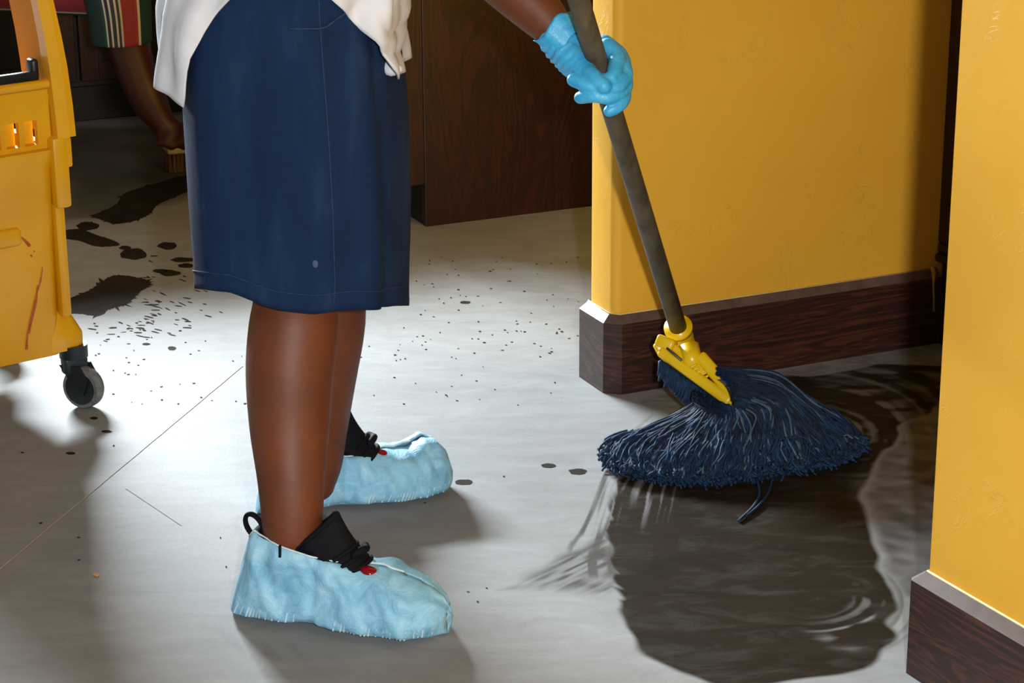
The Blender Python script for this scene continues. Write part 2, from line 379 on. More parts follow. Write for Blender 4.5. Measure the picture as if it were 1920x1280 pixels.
wet = np.maximum(wet, sstep(tri, -.008, .03)*(.26+.55*sstep(tn, .30, .70)))
hl = sdf_poly(X, Y, poly((1225, 990), (1270, 985), (1255, 1080), (1215, 1140), (1200, 1130), (1230, 1060)))
wet = wet*1.0+sstep(hl, -.01, .02)*.16
# faint shoe scuffs at lower left of the near foot
sc = sdf_poly(X, Y, poly((380, 1170), (450, 1180), (620, 1230), (700, 1290), (480, 1290), (400, 1240)))
wet = np.maximum(wet, sstep(sc, -.02, .03)*.22*sstep(noise2(X*55+Y*30, Y*18, 17), .45, .8))
damp_shade = sdf_poly(X+(noise2(X*7+60, Y*7, 81)-.5)*.16, Y+(noise2(X*7+60, Y*7, 82)-.5)*.16, poly((60, 240), (240, 232), (460, 226), (520, 290), (430, 350), (330, 372), (240, 402), (150, 412), (60, 400)))
wet = np.maximum(wet, sstep(damp_shade, -.05, .10)*(.60+.15*noise2(X*9+60, Y*9, 83)))  # damp scrubbing zone, with the far floor's shade painted in as wetness
nv = X.size; W_, H_ = len(xs), len(ys)
me = bpy.data.meshes.new('floor'); me.vertices.add(nv)
co = np.stack([X.ravel(), Y.ravel(), np.zeros(nv)], 1); me.vertices.foreach_set('co', co.ravel())
idx = np.arange(nv).reshape(H_, W_); q = np.stack([idx[:-1, :-1], idx[:-1, 1:], idx[1:, 1:], idx[1:, :-1]], -1).reshape(-1, 4)
me.loops.add(q.size); me.polygons.add(len(q)); me.loops.foreach_set('vertex_index', q.ravel())
me.polygons.foreach_set('loop_start', np.arange(0, q.size, 4)); me.polygons.foreach_set('loop_total', np.full(len(q), 4)); me.update(calc_edges=True)
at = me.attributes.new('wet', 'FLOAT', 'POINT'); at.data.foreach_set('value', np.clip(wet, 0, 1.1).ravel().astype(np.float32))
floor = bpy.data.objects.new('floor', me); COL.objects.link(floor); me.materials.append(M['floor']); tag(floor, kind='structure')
def strip(pts, wd, z=.0008):
    V = []; Fs = []; n = len(pts)
    for i, p in enumerate(pts):
        d = (pts[min(i+1, n-1)]-pts[max(i-1, 0)]).normalized(); nn = Vector((-d.y, d.x, 0))*wd/2
        V += [p+nn+Vector((0, 0, z)), p-nn+Vector((0, 0, z))]
    for i in range(n-1): Fs.append((2*i, 2*i+1, 2*i+3, 2*i+2))
    return V, Fs
a, b = G(455, 686), G(-60, 1117)
mesh('joint', strip([a+(b-a)*k/20+Vector((random.uniform(-1, 1)*.0006, 0, 0)) for k in range(21)], .0026), M['line'], floor)
a, b = G(235, 915), G(340, 985)
mesh('joint', strip([a+(b-a)*k/6 for k in range(7)], .0014), M['line'], floor)

# ------------------------------------------------------------------ walls
CW = RL(1.696, 3.342)                                        # baseboard corner of the middle wall
def round_plan(x0, x1, y0, y1, r, n=6):
    """plan outline, bullnose on the two left corners; counter-clockwise"""
    pts = []
    for cx, cy, a0 in ((x0+r, y1-r, 90), (x0+r, y0+r, 180)):
        for k in range(n+1): a = math.radians(a0+90*k/n); pts.append((cx+r*math.cos(a), cy+r*math.sin(a)))
    return pts+[(x1, y0), (x1, y1)]
def prism(pl, z0, z1, cap=True):
    n = len(pl); V = [Vector((x, y, z0)) for x, y in pl]+[Vector((x, y, z1)) for x, y in pl]
    Fs = [(i, (i+1) % n, n+(i+1) % n, n+i) for i in range(n)]
    if cap: Fs += [tuple(reversed(range(n))), tuple(range(n, 2*n))]
    return V, Fs
def auto(o, ang=30):
    """smooth only across shallow edges"""
    o.data.set_sharp_from_angle(angle=math.radians(ang)); return o
def wallobj(name, pl, z0, z1, mat, loc, ang):
    o = placed(name, prism(pl, z0, z1), mat, loc, ang, True, 'structure'); return auto(o)
wallobj('wall_center', round_plan(.019, .72, .019, .1205, .017), 0, 2.95, M['paint'], CW, A0)
def baseboard(name, outer, inner, hgt, loc, ang, ch=.013):
    """outer/inner open polylines of same length (plan); stained board with a lighter eased top"""
    n = len(outer); V = []
    for (ox, oy), (ix, iy) in zip(outer, inner):
        mx, my = ox+(ix-ox)*.72, oy+(iy-oy)*.72
        V += [Vector((ox, oy, 0)), Vector((ox, oy, hgt-ch)), Vector((mx, my, hgt)), Vector((ix, iy, hgt)), Vector((ix, iy, 0))]
    Fs = []
    for i in range(n-1):
        for k in range(5): Fs.append((i*5+k, (i+1)*5+k, (i+1)*5+(k+1) % 5, i*5+(k+1) % 5))
    Fs += [(4, 3, 2, 1, 0), tuple((n-1)*5+k for k in range(5))]
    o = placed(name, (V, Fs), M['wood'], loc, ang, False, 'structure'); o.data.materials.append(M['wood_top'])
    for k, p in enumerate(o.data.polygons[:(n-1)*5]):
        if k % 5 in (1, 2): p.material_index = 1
    return o
baseboard('baseboard_center', [(.3, .1395), (.024, .1395), (0, .118), (0, .0218), (.0264, 0), (.699, 0)],
          [(.3, .1205), (.030, .1205), (.019, .110), (.019, .030), (.030, .019), (.699, .019)], .144, CW, A0)
# pale paint line where the wall meets the board
cl = [(.0165, .115), (.0165, .030), (.030, .0165), (.699, .0165)]
mesh('trim_1', tube([CW+E1*x+E2*y+Vector((0, 0, .1445)) for x, y in cl], .0016, 6), M['caulk']); bpy.data.objects['trim_1']['kind'] = 'structure'
# perpendicular wall at the right end, with its dark door casing and plinth
cas = empty('trim_2', CW+E1*.70); cas['kind'] = 'structure'
def cb(x0, x1, y0, y1, z0, z1, r=.002): return xf(bevel_vf(box(x0, x1, y0, y1, z0, z1), r), frame_mat(CW, A0))
mesh('casing_board', cb(.700, .722, -.10, .019, .196, 2.95), M['casing'], cas, False)
mesh('casing_bead', cb(.697, .722, -.10, .019, .176, .196, .006), M['casing'], cas, False)
mesh('casing_cove', cb(.692, .722, -.10, .019, .158, .176, .007), M['casing'], cas, False)
mesh('plinth_block', cb(.699, .722, -.10, .0, 0, .158), M['casing'], cas, False)
wallobj('wall_right', [(.722, -.9), (.86, -.9), (.86, .12), (.722, .12)], 0, 2.95, M['paint'], CW, A0)
# paint drip down the corner
d0 = P(1753, 500, CW.y+.28)
def cwp(px, py, off=-.001):
    """point on the middle wall's board plane"""
    d = ray(px, py); o_ = Vector((0, 0, H)); pt = CW+E2*off
    return o_+d*((pt-o_).dot(E2)/d.dot(E2))
mesh('trim_3', tube([cwp(1748, 500, -.003), cwp(1751, 512, -.003), cwp(1750, 535, -.003), cwp(1751, 560, -.003), cwp(1751, 584, -.003)], [.004, .0042, .0016, .0018, .0022], 8), M['drip'])
bpy.data.objects['trim_3']['kind'] = 'structure'
# near right wall
AR = math.atan2(-.214, .113); WR = Vector((.514, 2.669, 0))
# local x runs towards the camera, local +y points away from the seen face (left side of the run is +y)
wallobj('wall_near', [(.019, .019), (2.2, .019), (2.2, .13), (.019, .13)], 0, 2.95, M['paint'], WR, AR)
baseboard('baseboard_near', [(.3, .149), (.0, .149), (0, .006), (.006, 0), (2.2, 0)], [(.3, .13), (.019, .13), (.019, .022), (.022, .019), (2.2, .019)], .147, WR, AR, .013)
rm = frame_mat(WR, AR)
mesh('trim_4', tube([rm @ Vector((.017, .12, .1475)), rm @ Vector((.017, .017, .1475)), rm @ Vector((2.2, .017, .1475))], .0018, 6), M['caulk']); bpy.data.objects['trim_4']['kind'] = 'structure'
# far room shell: back wall with a high window, left wall, ceiling
Y9 = 8.5
def rb(x0, x1, y0, y1, z0, z1): return box(x0, x1, y0, y1, z0, z1)
wb = join(rb(-4.5, -.5, Y9, Y9+.15, 0, 2.95), rb(-.5, 2.0, Y9, Y9+.15, 0, 1.98), rb(-.5, 2.0, Y9, Y9+.15, 2.55, 2.95), rb(2.0, 6.5, Y9, Y9+.15, 0, 2.95))
placed('wall_back', wb, M['plaster'], (0, 0, 0), A0, False, 'structure')
placed('wall_left', rb(-4.65, -4.5, -.5, Y9+.15, 0, 2.95), M['plaster'], (0, 0, 0), A0, False, 'structure')
placed('ceiling', rb(-4.65, 6.5, -.5, Y9+.15, 2.95, 3.05), M['plaster'], (0, 0, 0), A0, False, 'structure')
wf = join(rb(-.3, 2.2, Y9+.02, Y9+.08, 1.98, 2.03), rb(-.3, 2.2, Y9+.02, Y9+.08, 2.50, 2.55), rb(-.3, -.25, Y9+.02, Y9+.08, 2.03, 2.50), rb(2.15, 2.2, Y9+.02, Y9+.08, 2.03, 2.50), rb(.93, .97, Y9+.02, Y9+.08, 2.03, 2.50))
wn = empty('window_1', RL(.75, Y9, 1.98)); wn.rotation_euler = (0, 0, A0); wn['kind'] = 'structure'
def sub(vf, p): return [v-Vector(p) for v in vf[0]], vf[1]
placed('window_frame', sub(wf, (.95, Y9, 1.98)), M['casing'], None, 0, parent=wn)
placed('pane', sub(rb(-.25, .93, Y9+.045, Y9+.052, 2.03, 2.50), (.95, Y9, 1.98)), M['glass_window'], None, 0, parent=wn)
placed('pane', sub(rb(.97, 2.15, Y9+.045, Y9+.052, 2.03, 2.50), (.95, Y9, 1.98)), M['glass_window'], None, 0, parent=wn)

# ------------------------------------------------------------------ cabinets
isl = empty('island_cabinet', RL(1.833, 4.528), 'large reddish-brown wooden island counter behind the woman, standing on the concrete floor', 'cabinet'); isl.rotation_euler = (0, 0, A0)
def ip(name, x0, x1, y0, y1, z0, z1, mat, r=.002): return placed(name, bevel_vf(box(x0, x1, y0, y1, z0, z1), r), mat, None, 0, parent=isl)
ip('end_panel', .0, 1.55, 0, .02, 0, .90, M['cab'])
ip('end_panel', -.075, 0, 0, .02, .098, .90, M['cab'])
ip('body', -.055, 1.55, .02, .62, .10, .90, M['cab'])
ip('toe_board', .001, 1.5, .022, .60, 0, .10, M['black'])
ip('countertop', -.11, 1.58, -.03, .66, .90, .94, M['counter'], .006)
def base_cabinet(x, wd, label):
    e = empty('base_cabinet', RL(x, 5.90), label, 'cabinet', 'dark base cabinets along the back'); e.rotation_euler = (0, 0, A0)
    def q(name, x0, x1, y0, y1, z0, z1, mat, r=.003, par=None): return placed(name, bevel_vf(box(x0, x1, y0, y1, z0, z1), r), mat, None, 0, parent=par or e)
    q('body', 0, wd, 0, .58, .10, .90, M['cab_back']); q('toe_board', 0, wd, .03, .5, 0, .10, M['black'])
    for k in (0, 1):
        x0 = wd/2*k+.006; x1 = wd/2*(k+1)-.006
        d = q('door', x0, x1, -.020, -.001, .12, .72, M['cab_back']); q('door_frame', x0, x0+.05, -.027, -.019, .12, .72, M['casing'], .002, d); q('door_frame', x1-.05, x1, -.027, -.019, .12, .72, M['casing'], .002, d)
        q('door_frame', x0+.05, x1-.05, -.027, -.019, .12, .17, M['casing'], .002, d); q('door_frame', x0+.05, x1-.05, -.027, -.019, .67, .72, M['casing'], .002, d)
    dr = q('drawer', .006, wd-.006, -.020, -.001, .735, .885, M['cab_back']); q('pull', wd/2-.06, wd/2+.06, -.045, -.019, .805, .82, M['black'], .004, dr)
    return e
base_cabinet(.25, .75, 'dark wooden base cabinet at the back left, hidden mostly behind the yellow bucket')
base_cabinet(1.01, .75, 'dark wooden base cabinet at the back, beyond the bare brown arm of the crouching person')
base_cabinet(1.77, .75, 'dark wooden base cabinet at the back, beyond the blue skirt')
ct = placed('back_countertop', bevel_vf(box(.2, 2.56, -.05, .6, .901, .94), .006), M['counter'], RL(0, 5.9), A0)
tag(ct, 'long dark counter slab lying on the back cabinets', 'countertop')

# ------------------------------------------------------------------ spills on the floor
def blob(cx, cy, rx, ry, n=40, jag=.08, seed=0, rot=0):
    """outline in photo pixels unprojected to the floor"""
    out = []
    for k in range(n):
        a = 2*PI*k/n; q = 1+jag*(noise.noise(Vector((math.cos(a)*1.6, math.sin(a)*1.6, seed*3.1)))*2)
        x, y = rx*q*math.cos(a), ry*q*math.sin(a); out.append(G(cx+x*math.cos(rot)-y*math.sin(rot), cy+x*math.sin(rot)+y*math.cos(rot)))
    return out
def sheet(outline, z=.0006):
    bm = bmesh.new(); vs = [bm.verts.new(p+Vector((0, 0, z))) for p in outline]; f = bm.faces.new(vs); bmesh.ops.triangulate(bm, faces=[f])
    bm.verts.index_update(); r = [v.co.copy() for v in bm.verts], [tuple(v.index for v in g.verts) for g in bm.faces]; bm.free(); return r
def jag(pts, n, amp, seed):
    """resample a closed outline and roughen it"""
    a = catmull([(x, y) for x, y in pts+[pts[0]]], n)[:-1]; c = a.mean(0); r_ = random.Random(seed)
    out = []
    for k, (x, y) in enumerate(a):
        d = np.array([x, y])-c; d = d/np.linalg.norm(d); s = (r_.random()**3)*amp if k % 2 else -r_.random()*amp*.15
        out.append(G(x+d[0]*s, y+d[1]*s*.6))
    return out
def spill(outline, label):
    c = sum(outline, Vector())/len(outline); c.z = 0
    o = mesh('spill', sheet(outline), M['wet'], None, False, c); tag(o, label, 'spill', 'dark splashes on the floor behind'); return o
spill(jag([(128, 560), (165, 545), (200, 522), (225, 516), (275, 524), (282, 534), (262, 548), (248, 562), (235, 572), (205, 580), (185, 592), (150, 588), (128, 585)], 130, 16, 1),
      'large ragged dark splash on the floor just right of the bucket')
spill(jag([(170, 405), (215, 385), (235, 362), (290, 345), (345, 330), (372, 345), (350, 360), (300, 382), (280, 402), (250, 415), (215, 420), (190, 412)], 110, 9, 2),
      'long dark wet streak under the crouching person, furthest back')
spill(jag([(120, 432), (150, 430), (185, 442), (215, 452), (222, 460), (180, 462), (150, 452), (120, 446)], 60, 4, 3), 'thin dark wet streak beside the upper part of the bucket')
spill(jag([(142, 423), (160, 416), (185, 421), (180, 429), (155, 432)], 40, 3, 33), 'small dark wet streak at the end of the longest one')
for k, (x, y, rx, ry, lb) in enumerate([(315, 461, 19, 6.5, 'round dark drip mark nearest the skirt edge, upper one'), (250, 477, 26, 10, 'widest round dark drip mark in the middle of the splashes'),
        (235, 465, 12, 3.8, 'small dark drip mark touching above the widest round one'), (342, 487, 21, 4.5, 'flat oval drip mark partly behind the skirt, above another'),
        (349, 498, 14, 4.5, 'small oval drip mark against the skirt hem edge'), (318, 512, 20, 6, 'lumpy dark drip mark above the ragged splash right side'), (300, 508, 15, 3.2, 'thin dark drip mark joined left of the lumpy one'),
        (322, 653, 8, 3.2, 'small black drop mark on the bright floor right of the caster'), (274, 645, 7, 2, 'tiny dark drop mark left of another on the bright floor'),
        (1029, 873, 14, 4, 'grey oval drop mark left of the mop head, left of two'), (1083, 884, 17, 5.5, 'grey oval drop mark left of the mop head, nearer the mop'),
        (870, 904, 16, 5, 'grey oval drop mark right of the far blue shoe cover'), (872, 567, 10, 2.6, 'small dark drop mark on the floor right of the skirt'),
        (176, 784, 8, 2.5, 'small dark drop mark just below the caster wheel'), (200, 809, 9, 2.6, 'smudged drop mark right of the caster shadow edge'), (132, 850, 9, 2.6, 'faint drop mark in the bucket shadow, lowest left')]):
    spill(blob(x, y, rx, ry, 32, .12, k), lb)
vs = []
def fleck(x, y, l, wd, a):
    vs.append(sheet(blob(x, y, l, wd, 7, .2, random.random()*9, a), .0007))
for k in range(150):
    x = random.gauss(235, 75); y = 560+abs(random.gauss(0, 38)) if random.random() < .75 else random.uniform(480, 560)
    if x < 142 or (150 < x < 270 and y < 592) or (x > 462 and y > 560): continue
    fleck(x, y, random.uniform(2, 8)*(1.2 if y < 640 else .6), random.uniform(.5, 1.1), (x-215)*.0012+random.uniform(-.15, .35))
for k in range(110): fleck(random.uniform(150, 1100), random.uniform(600, 760), random.uniform(1, 3.5), random.uniform(.6, 1.2), random.uniform(-.2, .2))
for k in range(70): fleck(random.uniform(780, 1090), random.uniform(480, 660), random.uniform(1, 3), random.uniform(.5, 1.1), random.uniform(-.2, .2))
for k in range(22): fleck(random.uniform(20, 1080), random.uniform(800, 1150), random.uniform(1.5, 3.5), random.uniform(.9, 1.6), random.uniform(-.2, .2))
sp = mesh('splatter', join(*vs), M['wet'], None, False); tag(sp, 'fine dark splatter flecks scattered over the concrete floor', 'splatter', kind='stuff')
cr = empty('wood_crumb', G(180, 1079, 0)); bpy.data.objects.remove(cr)
vv = bevel_vf(box(-.005, .005, -.003, .003, 0, .003), .001, 1); cpos = G(180, 1079)
cr = mesh('wood_crumb', xf(vv, frame_mat(cpos, -.6)), M['ochre'], None, False, cpos); tag(cr, 'tiny tan crumb lying on the grey floor at lower left', 'crumb')

# ------------------------------------------------------------------ yellow mop bucket with wringer
AC = math.radians(37); BC = Vector((-.800+.045*math.cos(AC), 3.675+.045*math.sin(AC), 0))
# right front edge of the bucket; local x along the seen face to the right, y away from the camera
bk = empty('mop_bucket', BC, 'yellow plastic mop bucket on casters with a tall wringer, at the left edge', 'bucket'); bk.rotation_euler = (0, 0, AC)
def bp(name, vf, mat, parent=bk, smooth=True, ang=35):
    o = placed(name, vf, mat, None, 0, smooth, parent=parent)
    if smooth: auto(o, ang)
    return o
def rring(x0, x1, y0, y1, z, r, n=5):
    out = []
    for cx, cy, a0 in ((x1-r, y1-r, 0), (x0+r, y1-r, 90), (x0+r, y0+r, 180), (x1-r, y0+r, 270)):
        for k in range(n+1): a = math.radians(a0+90*k/n); out.append(Vector((cx+r*math.cos(a), cy+r*math.sin(a), z)))
    return out
LB = -.40
body = []
for z, dx, dy, r in ((.106, -.012, .0, .03), (.116, -.016, -.003, .035), (.30, -.012, -.004, .035), (.44, -.006, -.006, .035), (.460, .0, -.010, .035), (.470, .0, -.010, .03)):
    body.append(rring(LB-dx, 0+dx, dy, .37-dy, z, r))
inner = [rring(LB+.012, -.012, .012, .358, z, .03) for z in (.470, .125)]
bp('tub', loft(body+inner), M['yellow'])
# caster housings flaring out of the four lower corners
def bucket_wheel(cx, cy):
    sx = 1 if cx > -.2 else -1; sy = -1 if cy < .18 else 1
    rg = []
    for z, s, o_ in ((.110, .042, -.008), (.135, .042, -.008), (.160, .037, -.014), (.195, .027, -.022), (.240, .012, -.032)):
        rg.append([Vector((cx+sx*(o_-.012)+s*math.copysign(abs(math.cos(a))**.6, math.cos(a)), cy+sy*(o_-.018)+s*math.copysign(abs(math.sin(a))**.6, math.sin(a)), z)) for a in [2*PI*k/20 for k in range(20)]])
    bp('caster_housing', loft(rg), M['yellow'])
    c = bp('caster', join(tube([(cx, cy, .115), (cx, cy, .092)], .025, 20), xf(bevel_vf(box(-.022, .022, -.013, .013, -.018, .014), .006), Matrix.Translation((cx, cy, .080)))), M['dark_plastic'])
    q = math.radians(-60); wx = Vector((math.cos(q), math.sin(q), 0)); wa = Vector((-wx.y, wx.x, 0)); wc = Vector((cx, cy, .0375))+wx*.016
    def ring_at(rad, off): return [wc+wa*off+(wx*math.cos(a)+Vector((0, 0, 1))*math.sin(a))*rad for a in [2*PI*k/32 for k in range(32)]]
    bp('wheel', loft([ring_at(.029, -.012), ring_at(.035, -.012), ring_at(.0375, -.007), ring_at(.0375, .007), ring_at(.035, .012), ring_at(.029, .012)]), M['rubber'], c)
    bp('hub', loft([ring_at(.004, -.0135), ring_at(.029, -.0135), ring_at(.029, .0135), ring_at(.004, .0135)]), M['dark_plastic'], c)
    fk = []
    for s in (-1, 1):
        o_ = wa*s*.0165; t0 = Vector((cx, cy, .080))
        fk.append(loft([[t0+o_+wx*(-.020)+wa*d for d in (-.002, .002)]+[t0+o_+wx*.022+wa*d for d in (.002, -.002)], [Vector((wc.x, wc.y, .055))+o_-wx*.018+wa*d for d in (-.002, .002)]+[Vector((wc.x, wc.y, .055))+o_+wx*.020+wa*d for d in (.002, -.002)],
                        [wc+o_-wx*.010-Vector((0, 0, .010))+wa*d for d in (-.002, .002)]+[wc+o_+wx*.010-Vector((0, 0, .010))+wa*d for d in (.002, -.002)]]))
    bp('fork', join(*fk), M['dark_plastic'], c, False)
bucket_wheel(.005, .012); bucket_wheel(LB-.005, .012); bucket_wheel(.005, .355); bucket_wheel(LB-.005, .355)
# vertical corner rib down the right front, like the wringer arm's lower end
bp('corner_rib', bevel_vf(box(-.018, .002, -.004, .03, .17, .47), .007), M['yellow'])
bp('grip_tab', bevel_vf(box(-.20, -.085, -.014, .012, .314, .346), .008, 3), M['yellow'])
# wringer
wr = bp('wringer', bevel_vf(box(LB+.03, -.008, .004, .016, .570, .586), .005, 3), M['orange'])
# front wall of the wringer: a slanted panel with slots near its foot
pn = []
xsl = [LB+.03]+[v for k in range(9) for v in (-.032-.0335*(8-k)-.026, -.032-.0335*(8-k)-.002)]+[-.010]
for k in range(len(xsl)-1):
    if k % 2 == 0: pn.append(box(xsl[k], xsl[k+1], .008, .020, .470, .575))
    else: pn.append(box(xsl[k], xsl[k+1], .008, .020, .520, .575)); pn.append(box(xsl[k], xsl[k+1], .026, .032, .470, .520)); pn.append(box(xsl[k], xsl[k+1], .008, .026, .470, .478))
bp('wringer_front', join(*pn), M['yellow'], wr, False)
bp('wringer_lip', join(tube([(LB+.03, .004, .580), (-.010, .004, .580)], .008, 12)), M['yellow'], wr)
bp('gasket', bevel_vf(box(LB+.04, -.022, .018, .030, .580, .600), .003), M['dark_plastic'], wr)
bp('gasket_end', bevel_vf(box(-.030, -.016, .02, .045, .580, .620), .006, 3), M['dark_plastic'], wr)
# side frame: flange profile in x-z, swept as a two-step edge
def flange(pts, y0, y1, w_):
    """pts (x, z) centreline right edge; width w_ to the left"""
    rings = []
    for x, z, ww in pts: rings.append([Vector((x-ww, y0, z)), Vector((x-ww*.42, y0-.004, z)), Vector((x-ww*.36, y0+.002, z)), Vector((x, y0+.003, z)), Vector((x, y1, z)), Vector((x-ww, y1, z))])
    return loft(rings)
SF = [(-.050, .98, .026), (-.030, .90, .028), (-.012, .80, .029), (.004, .72, .030), (.014, .66, .032), (.021, .606, .034), (.026, .54, .035), (.028, .487, .035)]
bp('side_frame', flange(SF, -.012, .014, .037), M['yellow'], wr, True, 25)
bp('side_frame_foot', bevel_vf(box(-.018, .011, -.014, .05, .366, .489), .006), M['yellow'], wr)
bp('side_frame_foot_ear', bevel_vf(box(.008, .024, .0, .03, .432, .484), .004), M['yellow'], wr)
bp('side_plate', loft([[Vector((x-ww*.95, .006, z)), Vector((x-.004, .006, z)), Vector((x-.004, .105, z)), Vector((x-ww*.95, .105, z))] for x, z, ww in SF]), M['orange'], wr, False)  # darker orange puts the inner wall's shade and translucency into its colour
bp('side_frame', loft([[Vector((LB-x, y, z)) for x, y in ((xx, -.012), (xx, .105), (xx-ww, .105), (xx-ww, -.012))] for xx, z, ww in SF]), M['yellow'], wr, False)
bp('press_handle', join(tube([(-.20, .12, .62), (-.20, .13, .80), (-.22, .15, 1.05), (-.24, .16, 1.15)], .013, 12, 20)), M['orange'], wr)
# stains on the face
def bface(px, py, off=-.0052):
    d = ray(px, py); o_ = Vector((0, 0, H)); nrm = Vector((-math.sin(AC), math.cos(AC), 0)); pt = BC+nrm*off
    wpt = o_+d*((pt-o_).dot(nrm)/d.dot(nrm)); return frame_mat(BC, AC).inverted() @ wpt
st = []
for pl, rad in (([(41, 445), (48, 452), (56, 461)], [.0012, .0022, .0028]), ([(58, 478), (60, 481)], [.0014, .0014]), ([(80, 500), (76, 528), (66, 560), (60, 590), (52, 625), (50, 655)], [.0005, .0013, .001, .0014, .0011, .0022]),
                ([(64, 470), (65, 472)], [.001, .001]), ([(70, 535), (68, 565), (60, 600), (55, 625)], [.0008, .0016, .0014, .001])):
    st.append(tube([bface(*p) for p in pl], rad, 6, 12, flat=(1, 1)))
bp('rust_run', join(*st), M['stain'])

# ------------------------------------------------------------------ mop
B0 = C(1274, 622, 3.815); H0 = C(1119, 112, 3.24)
hd = (H0-B0).normalized(); floor_pt = G(1330, 830)
mop = empty('wet_mop', floor_pt, 'blue string mop with yellow clamp and long wooden pole, standing on the wet floor patch', 'mop')
mesh('handle', tube([B0-hd*.05, B0+hd*.3, H0, H0+hd*.35, B0+hd*1.38], [.0152, .0155, .0157, .0157, .0150], 20), M['pole'], mop)
mesh('socket', join(tube([B0+hd*.012, B0+hd*.004, B0-hd*.045, B0-hd*.075], [.0215, .0225, .0205, .0185], 24, flat=(1, 1)), tube([B0+hd*.016, B0+hd*.006], [.0245, .0245], 24)), M['hotyellow'], mop)
def bar(p0, p1, hw, hd_, wide, r=.004):
    """rounded bar from p0 to p1: half-width hw in the seen plane, half depth hd_ along the view"""
    t_ = (p1-p0).normalized(); dz = F - t_*F.dot(t_); dz.normalize(); sy = t_.cross(dz)
    L = (p1-p0).length; vf = bevel_vf(box(0, L, -hw, hw, -hd_, hd_), r, 3); mt = Matrix((t_, sy, dz)).transposed().to_4x4(); mt.translation = p0
    return xf(vf, mt)
DM = 3.775
jawp = [C(1238, 655, DM), C(1310, 707, DM-.02), C(1378, 757, DM-.05)]
clamp = mesh('clamp', join(bar(C(1240, 660, DM+.01), C(1374, 757, DM-.05), .0095, .020, 0, .006), bar(C(1312, 668, DM-.012), C(1380, 746, DM-.055), .0110, .014, 0, .006), bar(C(1233, 637, DM+.005), C(1266, 650, DM-.005), .0105, .016, 0, .005),
     bar(C(1232, 642, DM+.01), C(1246, 668, DM+.01), .0085, .015, 0), tube([C(1290, 650, DM), C(1303, 692, DM-.02)], [.019, .016], 20), bar(C(1262, 650, DM-.002), C(1322, 702, DM-.03), .006, .006, 0, .002),
     bar(C(1362, 742, DM-.05), C(1378, 754, DM-.05), .011, .016, 0, .008)), M['hotyellow'], mop)
for k in range(5):                                             # ribs round the pivot
    a = C(1296+k*6, 688+k*5, DM-.035)
    mesh('pivot_rib', capsule([a, a+R*.008+U*.004], .0022, 8), M['hotyellow'], mop)
mesh('wing_slot', bar(C(1250, 652, DM-.018), C(1278, 676, DM-.024), .002, .003, 0, .001), M['dark_plastic'], mop)
# yarn: four guide lines from clamp to fringe, each (px, py, z)
def gl(pts): return catmull([tuple(G(*p)) for p in pts], 81)
g_org = gl([(1300, 742, .10), (1315, 750, .11), (1335, 758, .11), (1360, 768, .105), (1382, 768, .10), (1374, 735, .13), (1362, 712, .135), (1345, 700, .13)])
g_mid1 = gl([(1300, 772, .062), (1312, 778, .068), (1330, 785, .074), (1360, 792, .080), (1405, 792, .080), (1448, 762, .092), (1452, 732, .100), (1440, 708, .100)])
g_mid2 = gl([(1215, 812, .038), (1250, 815, .044), (1300, 818, .052), (1350, 826, .056), (1410, 832, .056), (1475, 818, .056), (1512, 782, .052), (1522, 758, .042)])
g_band = gl([(1150, 836, .026), (1190, 848, .030), (1265, 862, .030), (1340, 868, .032), (1405, 862, .032), (1480, 848, .032), (1555, 818, .028), (1580, 800, .020)])
g_end = gl([(1138, 868, .006), (1180, 890, .006), (1255, 903, .006), (1325, 910, .006), (1400, 900, .006), (1495, 886, .006), (1585, 865, .006), (1618, 840, .006)])
def strand_pts(s, jit, seed):
    i = s*80; k = min(int(i), 79); u = i-k; r_ = random.Random(seed)
    out = []
    for g, j in ((g_org, .3), (g_mid1, .8), (g_mid2, 1.0), (g_band, 1.0), (g_end, 1.2)):
        p = g[k]*(1-u)+g[k+1]*u; out.append(p+np.array([r_.uniform(-1, 1), r_.uniform(-1, 1), r_.uniform(-.4, .9)])*jit*j)
    return out
